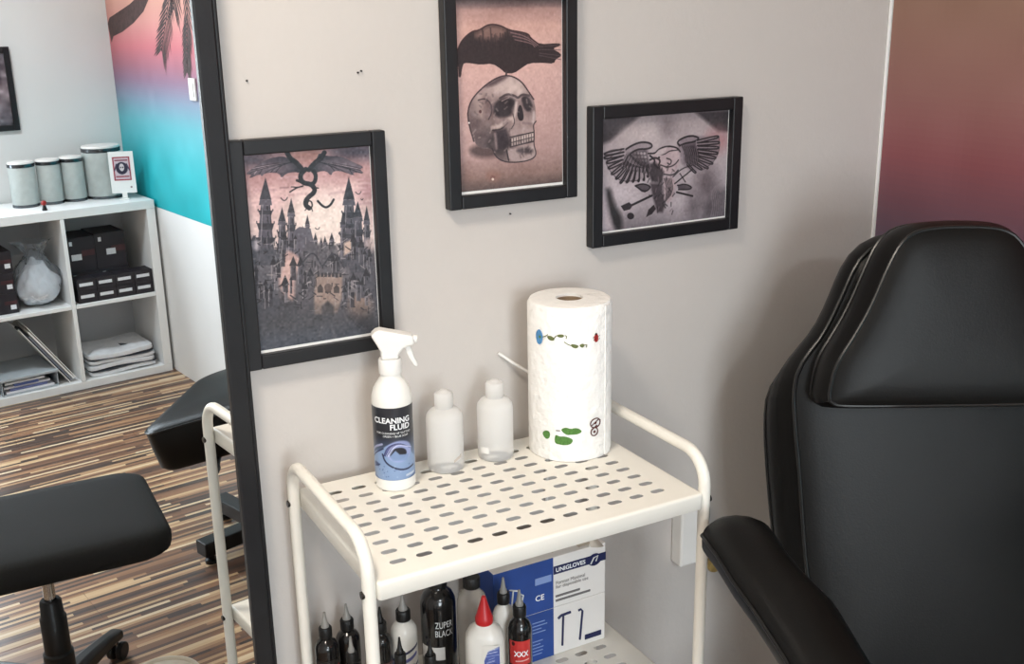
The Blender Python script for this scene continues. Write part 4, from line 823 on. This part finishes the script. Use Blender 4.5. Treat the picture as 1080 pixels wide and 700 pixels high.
def dcard(c):
    c.poly([(.18, .14), (.82, .14), (.82, .68), (.18, .68)], (206, 188, 196)); [c.line([p, q_], .05, (150, 40, 56)) for p, q_ in (((.18, .14), (.82, .14)), ((.82, .14), (.82, .68)), ((.82, .68), (.18, .68)), ((.18, .68), (.18, .14)))]; c.ell(.5, .40, .24, .15, (40, 40, 62)); c.ell(.5, .38, .10, .09, (214, 206, 210)); c.ell(.46, .38, .025, .02, (30, 28, 40)); c.ell(.54, .38, .025, .02, (30, 28, 40)); c.line([(.3, .30), (.2, .45)], .05, (60, 56, 80)); c.line([(.7, .30), (.8, .45)], .05, (60, 56, 80)); c.line([(.26, .21), (.74, .21)], .05, (120, 44, 64)); c.line([(.26, .60), (.74, .60)], .06, (150, 70, 84)); c.ell(.2, .86, .04, .02, (120, 90, 96))
dc = simple([(0, (240, 238, 236)), (1, (240, 238, 236))], dcard, 56, 96, .2/.116); dc.sheet('print', LABELP, cs, lambda u, v: (-.058+.116*u, -.0023, .232-.202*v))
fg = thing('small_figurine', 'tiny red and black figurine standing on the shelf unit', 'figurine', (1.082, -3.935, KH))
MB().lathe([(.011, 0), (.012, .004), (.009, .016), (.007, .024)], 14).build('body', BLACKPLASTIC, fg, True); MB().lathe([(.004, .023), (.011, .028), (.013, .036), (.009, .045), (.001, .048)], 14).build('head', mat('red_paint', (150, 40, 36), .4), fg, True)
# cartons of supplies
CART = mat('dark_carton', (38, 34, 40), .55, var=.12, vscale=20); CARTR = mat('dark_red_carton_print', (70, 38, 42), .55, var=.3, vscale=30); STK = mat('white_sticker', (226, 228, 232), .5, var=.08, vscale=200)
def supply(x0, x1, y0, d, z0, z1, label, grp, sx, red=.5, sname='carton'):
    r = thing('supply_carton', label, 'box', (x0, y0, z0), 0, grp); w, h = x1-x0, z1-z0
    bx('carton', CART, r, 0, w, -d, 0, 0, h, bevel=.0015)
    bx('red_print', CARTR, r, w*.52, w*.97, 0.0002, .0010, h*.45, h*.62, bevel=0) if red else None
    bx('sticker', STK, r, w*sx[0], w*sx[1], .0003, .0014, h*sx[2], h*sx[3], bevel=0)
    if h > .11: bx('sticker', STK, r, w*.12, w*.22, .0003, .0014, h*.78, h*.9, bevel=0)
    return r
g1 = 'large supply cartons in the cube shelf'; g2 = 'small supply cartons in the cube shelf'
y_ = KY-.115
supply(1.1665, 1.302, y_, .2, ZS+.1305, ZS+.300, 'tall dark carton on a wide carton, next to the shelf divider', g1, (.15, .5, .35, .52))
supply(1.3035, 1.452, y_-.004, .2, ZS+.1305, ZS+.305, 'tall dark carton on a wide carton, in the corner of the compartment', g1, (.35, .65, .38, .55))
supply(1.1665, 1.307, y_, .2, ZS, ZS+.130, 'wide dark carton behind small cartons, next to the shelf divider', g1, (.3, .62, .6, .85), 0)
supply(1.3085, 1.455, y_-.004, .2, ZS, ZS+.130, 'wide dark carton behind small cartons, in the corner of the compartment', g1, (.15, .42, .62, .85), 0)
cols = ('beside the shelf divider', 'second from the shelf divider', 'third from the shelf divider', 'beside the shelf side panel')
for i in range(4):
    for j in range(2):
        x = 1.1665+i*.0915; supply(x, x+.0905, KY-.012, .10, ZS+j*.0585, ZS+j*.0585+.058, 'small dark carton with white sticker, %s row, %s' % (('lower', 'upper')[j], cols[i]), g2, (.12, .82, .42, .68), 0)
for j in range(3):
    supply(.782, .905-(.004 if j == 1 else 0), KY-.05, .2, ZS+j*.0975, ZS+j*.0975+.097, 'dark carton beside the bag of cotton, %s of its stack' % ('bottom', 'middle', 'top')[j], 'dark cartons beside the cotton bag', (.72, .92, .2, .42))
# bag of cotton
bm = bmesh.new(); bmesh.ops.create_icosphere(bm, subdivisions=5, radius=1.)
from mathutils import noise as mn
for v in bm.verts:
    n_ = v.co.normalized(); k = 1+.16*mn.noise(n_*2.1)+.07*mn.noise(n_*5.3)+.035*abs(mn.noise(n_*11))
    x, y, z = n_*k; 
    z2 = z*.115+.115; f_ = 1-.45*max(0, z)**1.5
    v.co = (x*.105*f_, y*.12*f_, max(0., z2 if z < .2 else z2+.05*(z-.2)))
me = bpy.data.meshes.new('cotton'); bm.to_mesh(me); bm.free(); me.shade_smooth(); me.materials.append(mat('cotton_wool', (240, 242, 246), .9, var=.08, vscale=18, bump=.8, bscale=40))
bag = thing('cotton_bag', 'clear plastic bag of white cotton balls in the cube shelf', 'bag', (1.020, KY-.135, ZS))
co = bpy.data.objects.new('cotton', me); COL.objects.link(co); co.parent = bag; co.scale = (.93, .93, .8); co.location = (0, 0, .002)
me2 = me.copy(); me2.name = 'film'; me2.materials.clear(); me2.materials.append(mat('clear_film', (236, 242, 248), .18, var=.0, trans=.9, ior=1.05, bump=.9, bscale=25, spec=.8))
fo = bpy.data.objects.new('film', me2); COL.objects.link(fo); fo.parent = bag; fo.scale = (1.04, 1.04, 1.03)
tp = MB(); tp.rings([[((.035-.02*t+.030*t*t*2)*math.cos(a)*(1+.4*math.sin(5*a+t*3)*t), (.035-.02*t+.03*t*t*2)*math.sin(a)*(1+.3*math.cos(4*a)*t), .20+.11*t) for a in np.linspace(0, 2*PI, 29)[:-1]] for t in (0, .25, .5, .75, 1)], False, False).build('bag_neck', MATS['clear_film'], bag, True)
# folded sheets, tray of papers, leaning file
fs_ = thing('folded_sheets', 'stack of folded white sheets with dark edges in the cube shelf', 'linen', (1.345, KY-.175, ZB+.0005))
LIN = mat('white_linen', (228, 230, 234), .8, var=.07, vscale=30, bump=.3, bscale=30); DKE = mat('dark_linen_edge', (54, 58, 66), .7, var=.1)
zz = 0
for k, (h, m_, w_, d_) in enumerate(((.022, LIN, .165, .15), (.008, DKE, .168, .153), (.024, LIN, .166, .150), (.020, LIN, .164, .148), (.006, DKE, .158, .152), (.026, LIN, .163, .146))):
    dx = .004*math.sin(k*2.3)
    O = resample(rrect(-w_+dx, w_+dx, -d_, d_, .03, 5), 56)
    MB().rings([[(x*s, y*s, zz+z+.004*math.sin(x*18+k)*(1 if z > 0 else 1)+.005*(k/5.)*math.cos(y*14)*0) for x, y in O] for s, z in ((.9, .004), (.985, .004), (1, h*.5+.002), (.985, h), (.8, h+.002), (.3, h+.003))]).build('sheet', m_, fs_, True); zz += h
bx('printed_tag', mat('dark_tag', (60, 62, 70), .6), fs_, .02, .07, .02, .06, zz+.0045, zz+.0065, bevel=0)
pt = thing('paper_tray', 'flat grey box of papers lying open in the cube shelf', 'box', (.893, KY-.17, ZB+.0005), math.radians(-2))
GB = mat('grey_board', (176, 184, 190), .6, var=.06, vscale=20)
bx('box_base', GB, pt, -.128, .128, -.15, .15, 0, .004); bx('box_wall', GB, pt, -.128, -.124, -.15, .15, .004, .07); bx('box_wall', GB, pt, .124, .128, -.15, .15, .004, .07); bx('box_wall', GB, pt, -.1235, .1235, -.15, -.146, .004, .07)
bx('lid', GB, pt, -.133, .133, -.155, .16, .0705, .084, bevel=.003)
for k, (c_, w_) in enumerate((((230, 230, 236), .11), ((120, 130, 180), .09), ((226, 226, 232), .115), ((96, 112, 170), .07), ((236, 236, 238), .11))):
    bx('paper', mat('paper_tone%d' % k, c_, .8), pt, -w_, w_-.01*k, -.13, .142-.006*(k % 3), .005+k*.011, .015+k*.011, bevel=.001)
lf = thing('magazine_file', 'white file leaning diagonally against the shelf divider', 'file', (1.118, KY-.15, ZB+.001))
RA = Matrix.Rotation(math.radians(-33), 4, 'Y')
q = MB().box(-.040, -.036, -.12, .12, 0, .36, RA).build('cover', PAPER, lf, bevel=.001); MB().box(-.006, -.002, -.12, .12, 0.0, .34, RA).build('cover', PAPER, lf, bevel=.001); MB().box(-.0355, -.0065, -.12, -.116, .0, .33, RA).build('spine', PAPER, lf, bevel=.001); MB().box(-.030, -.022, -.11, .115, .004, .30, RA).build('pages', mat('grey_pages', (120, 126, 136), .7, var=.1), lf); MB().box(-.018, -.010, -.11, .118, .004, .32, RA).build('pages', PAPER, lf)
MB().tube([tuple(RA @ Vector((-.038, .10, .358))), tuple(RA @ Vector((-.038, .10, .376)))], .006, 10).build('clip', BLACKPLASTIC, lf, True)
for o in lf.children: o.location.z = .0; 
lf.location.x = 1.112; lf.location.z = ZB+.0225
# picture on the far wall (right edge is seen in the mirror)
def art_small():
    c = Canvas(60, 84, 1.4); c.vgrad([(0, (78, 72, 80)), (.5, (116, 100, 106)), (1, (84, 80, 88))]); c.noise(7, .12); c.noise(16, .06); return c
r = thing('framed_picture', 'black framed dark grey tattoo photograph on the wall above the shelf unit', 'picture', (.80, Y0+.001, 1.222)); w, h, f_ = .31, .39, .026
bx('frame_side', BLACKWOOD, r, 0, f_, 0, .019, 0, h); bx('frame_side', BLACKWOOD, r, w-f_, w, 0, .019, 0, h); bx('frame_top', BLACKWOOD, r, f_, w-f_, 0, .019, h-f_, h); bx('frame_bottom', BLACKWOOD, r, f_, w-f_, 0, .019, 0, f_); bx('backing_board', CARD, r, f_-.004, w-f_+.004, .001, .005, f_-.004, h-f_+.004, bevel=0)
art_small().sheet('print', PRINT, r, lambda u, v: (w-f_-(w-2*f_)*u, .0058, h-f_-(h-2*f_)*v))
sw = thing('light_switch', 'white rectangular light switch on the mural', 'switch', (X1-.0022, -3.262, 1.385))
bx('plate', WHITEPL, sw, -.010, 0, -.035, .035, 0, .095, bevel=.003); bx('rocker', WHITEPL, sw, -.014, -.0102, -.022, .022, .018, .077, bevel=.002)
# ------------------------------------------------------------------ swivel stool
st = thing('swivel_stool', 'black fabric swivel stool with rounded square seat on castors', 'stool', (.305, -1.275, 0), math.radians(9))
SO = resample(smooth_closed([(-.255, -.215), (-.235, .0), (-.235, .24), (-.12, .275), (.12, .275), (.235, .24), (.245, .0), (.265, -.215), (.15, -.245), (-.15, -.245)], 3), 80) if 0 else resample(rrect(-.255, .297, -.315, .138, .07, 8), 80)
MB().rings([[(x*k, y*k, z+.030*(-y)*k*0.4) for x, y in SO] for k, z in ((.4, .455), (.93, .457), (.985, .465), (1, .482), (1., .497), (.985, .512), (.94, .521), (.8, .527), (.4, .530), (.05, .531))]).build('seat', FABRIC, st, True)
bx('seat_plate', BLACKPLASTIC, st, -.09, .09, -.09, .09, .435, .456, bevel=.004)
MB().lathe([(.0145, .25), (.0145, .44)], 20).build('gas_piston', CHROME, st, True)
MB().lathe([(.037, .075), (.037, .20), (.032, .205), (.032, .30), (.028, .305), (.026, .345), (.022, .35)], 24).build('column_cover', BLACKPLASTIC, st, True)
for k in range(5):
    a = math.radians(-54+72*k); d = Vector((math.cos(a), math.sin(a), 0)); s_ = Vector((-d.y, d.x, 0)); b = MB(); rs = []
    for t, wd, zc, hh in ((.02, .028, .105, .025), (.12, .024, .100, .021), (.22, .020, .088, .016), (.275, .020, .078, .014), (.29, .014, .074, .010)):
        c_ = d*t; rs.append([tuple(c_+s_*x+Vector((0, 0, zc+z))) for x, z in ((-wd, -hh), (wd, -hh), (wd, hh*.5), (wd*.6, hh), (-wd*.6, hh), (-wd, hh*.5))])
    lg = b.rings(rs).build('base_arm', BLACKPLASTIC, st, True, bevel=.004); c_ = d*.272
    MB().tube([tuple(c_+Vector((0, 0, .066))), tuple(c_+Vector((0, 0, .045)))], .006, 8).build('castor_stem', CHROME, lg, True)
    w_ = MB()
    for sgn in (-1, 1): w_.tube([tuple(c_+s_*sgn*.006+Vector((0, 0, .0265))), tuple(c_+s_*sgn*.022+Vector((0, 0, .0265)))], .026, 20)
    w_.tube([tuple(c_-s_*.007+Vector((0, 0, .0265))), tuple(c_+s_*.007+Vector((0, 0, .0265)))], .010, 10)
    w_.build('castor', BLACKPLASTIC, lg, True, bevel=.003)
# ------------------------------------------------------------------ padded leg rest on a stand
lr = thing('padded_leg_rest', 'black padded leg rest on a low stand behind the stool', 'leg rest', (1.135, -1.865, 0), 0.)
ax = Vector((.745, .667, 0)); wx = Vector((.667, -.745, 0)); INC = math.radians(17); lx = (ax*math.cos(INC)+Vector((0, 0, math.sin(INC)))); nz_ = wx.cross(lx).normalized(); nz_ = nz_ if nz_.z > 0 else -nz_
A0 = Vector((.734, -1.825, .505))-lr.location; O = rrect(0, .56, 0, .58, .07, 7)
F = lambda x, y, z: tuple(A0+wx*x+lx*y+nz_*z)
c0 = (.28, .29); scl = lambda k: [(c0[0]+(x-c0[0])*k, c0[1]+(y-c0[1])*k) for x, y in O]
pdm = MB().rings([[F(x, y, z) for x, y in scl(k)] for k, z in ((.4, -.145), (.96, -.145), (1., -.13), (1.004, -.07), (1, -.012), (.97, -.002), (.85, .006), (.4, .010))]).build('pad', LEATHER, lr, True)
MB().tube([F(x, y, -.010) for x, y in scl(1.001)], .0035, 8, True).build('piping', PIPING, pdm, True)
ctr = A0+wx*.28+lx*.29
MB().tube([(ctr.x, ctr.y, .06), (ctr.x, ctr.y, .30)], .028, 20).build('stand_tube', CHROME, lr, True); MB().tube([(ctr.x, ctr.y, .28), (ctr.x, ctr.y, ctr.z-.14)], .020, 20).build('inner_tube', BLACKPLASTIC, lr, True)
MB().box(ctr.x-.05, ctr.x+.05, ctr.y-.05, ctr.y+.05, ctr.z-.165, ctr.z-.138).build('tilt_bracket', BLACKPLASTIC, lr, bevel=.004)
kp = A0+wx*.05+lx*.20-nz_*.14
kb = MB().tube([tuple(kp), tuple(kp-nz_*.025-wx*.055)], [.012, .012], 12).build('tilt_lever', BLACKPLASTIC, lr, True); MB().tube([tuple(kp-nz_*.025-wx*.055), tuple(kp-nz_*.030-wx*.085)], .017, 14).build('lever_knob', BLACKPLASTIC, kb, True, bevel=.004)
bs = Matrix.Rotation(math.radians(-9), 4, 'Z')
b1 = MB().box(-.245, .245, -.03, .03, .035, .085, bs).build('base_bar', BLACKPLASTIC, lr, bevel=.004); MB().box(-.03, .03, -.28, .28, .0352, .0845, bs).build('base_bar', BLACKPLASTIC, lr, bevel=.004)
for (x, y) in ((-.21, 0), (.21, 0), (0, -.25), (0, .25)):
    p = bs @ Vector((x, y, 0)); MB().lathe([(.022, 0), (.022, .012), (.012, .016), (.012, .036)], 16, (p.x, p.y, 0)).build('rubber_foot', BLACKPLASTIC, lr, True)
# ------------------------------------------------------------------ low bin in front of the mirror
bn = thing('waste_bin', 'low beige waste bin with rounded rim beside the swivel stool', 'bin', (.475, -1.0, 0))
BEI = mat('beige_plastic', (198, 190, 176), .5, var=.04)
MB().rings([[(r_*math.cos(2*PI*i/36), r_*math.sin(2*PI*i/36), z) for i in range(36)] for r_, z in ((.07, 0), (.075, .004), (.085, .19), (.089, .193), (.089, .199), (.085, .2), (.081, .195), (.071, .01), (.001, .008))], True, False).build('bin_body', BEI, bn, True)
MB().lathe([(.080, .188), (.082, .192), (.06, .202), (.001, .206)], 32).build('lid', BEI, bn, True)
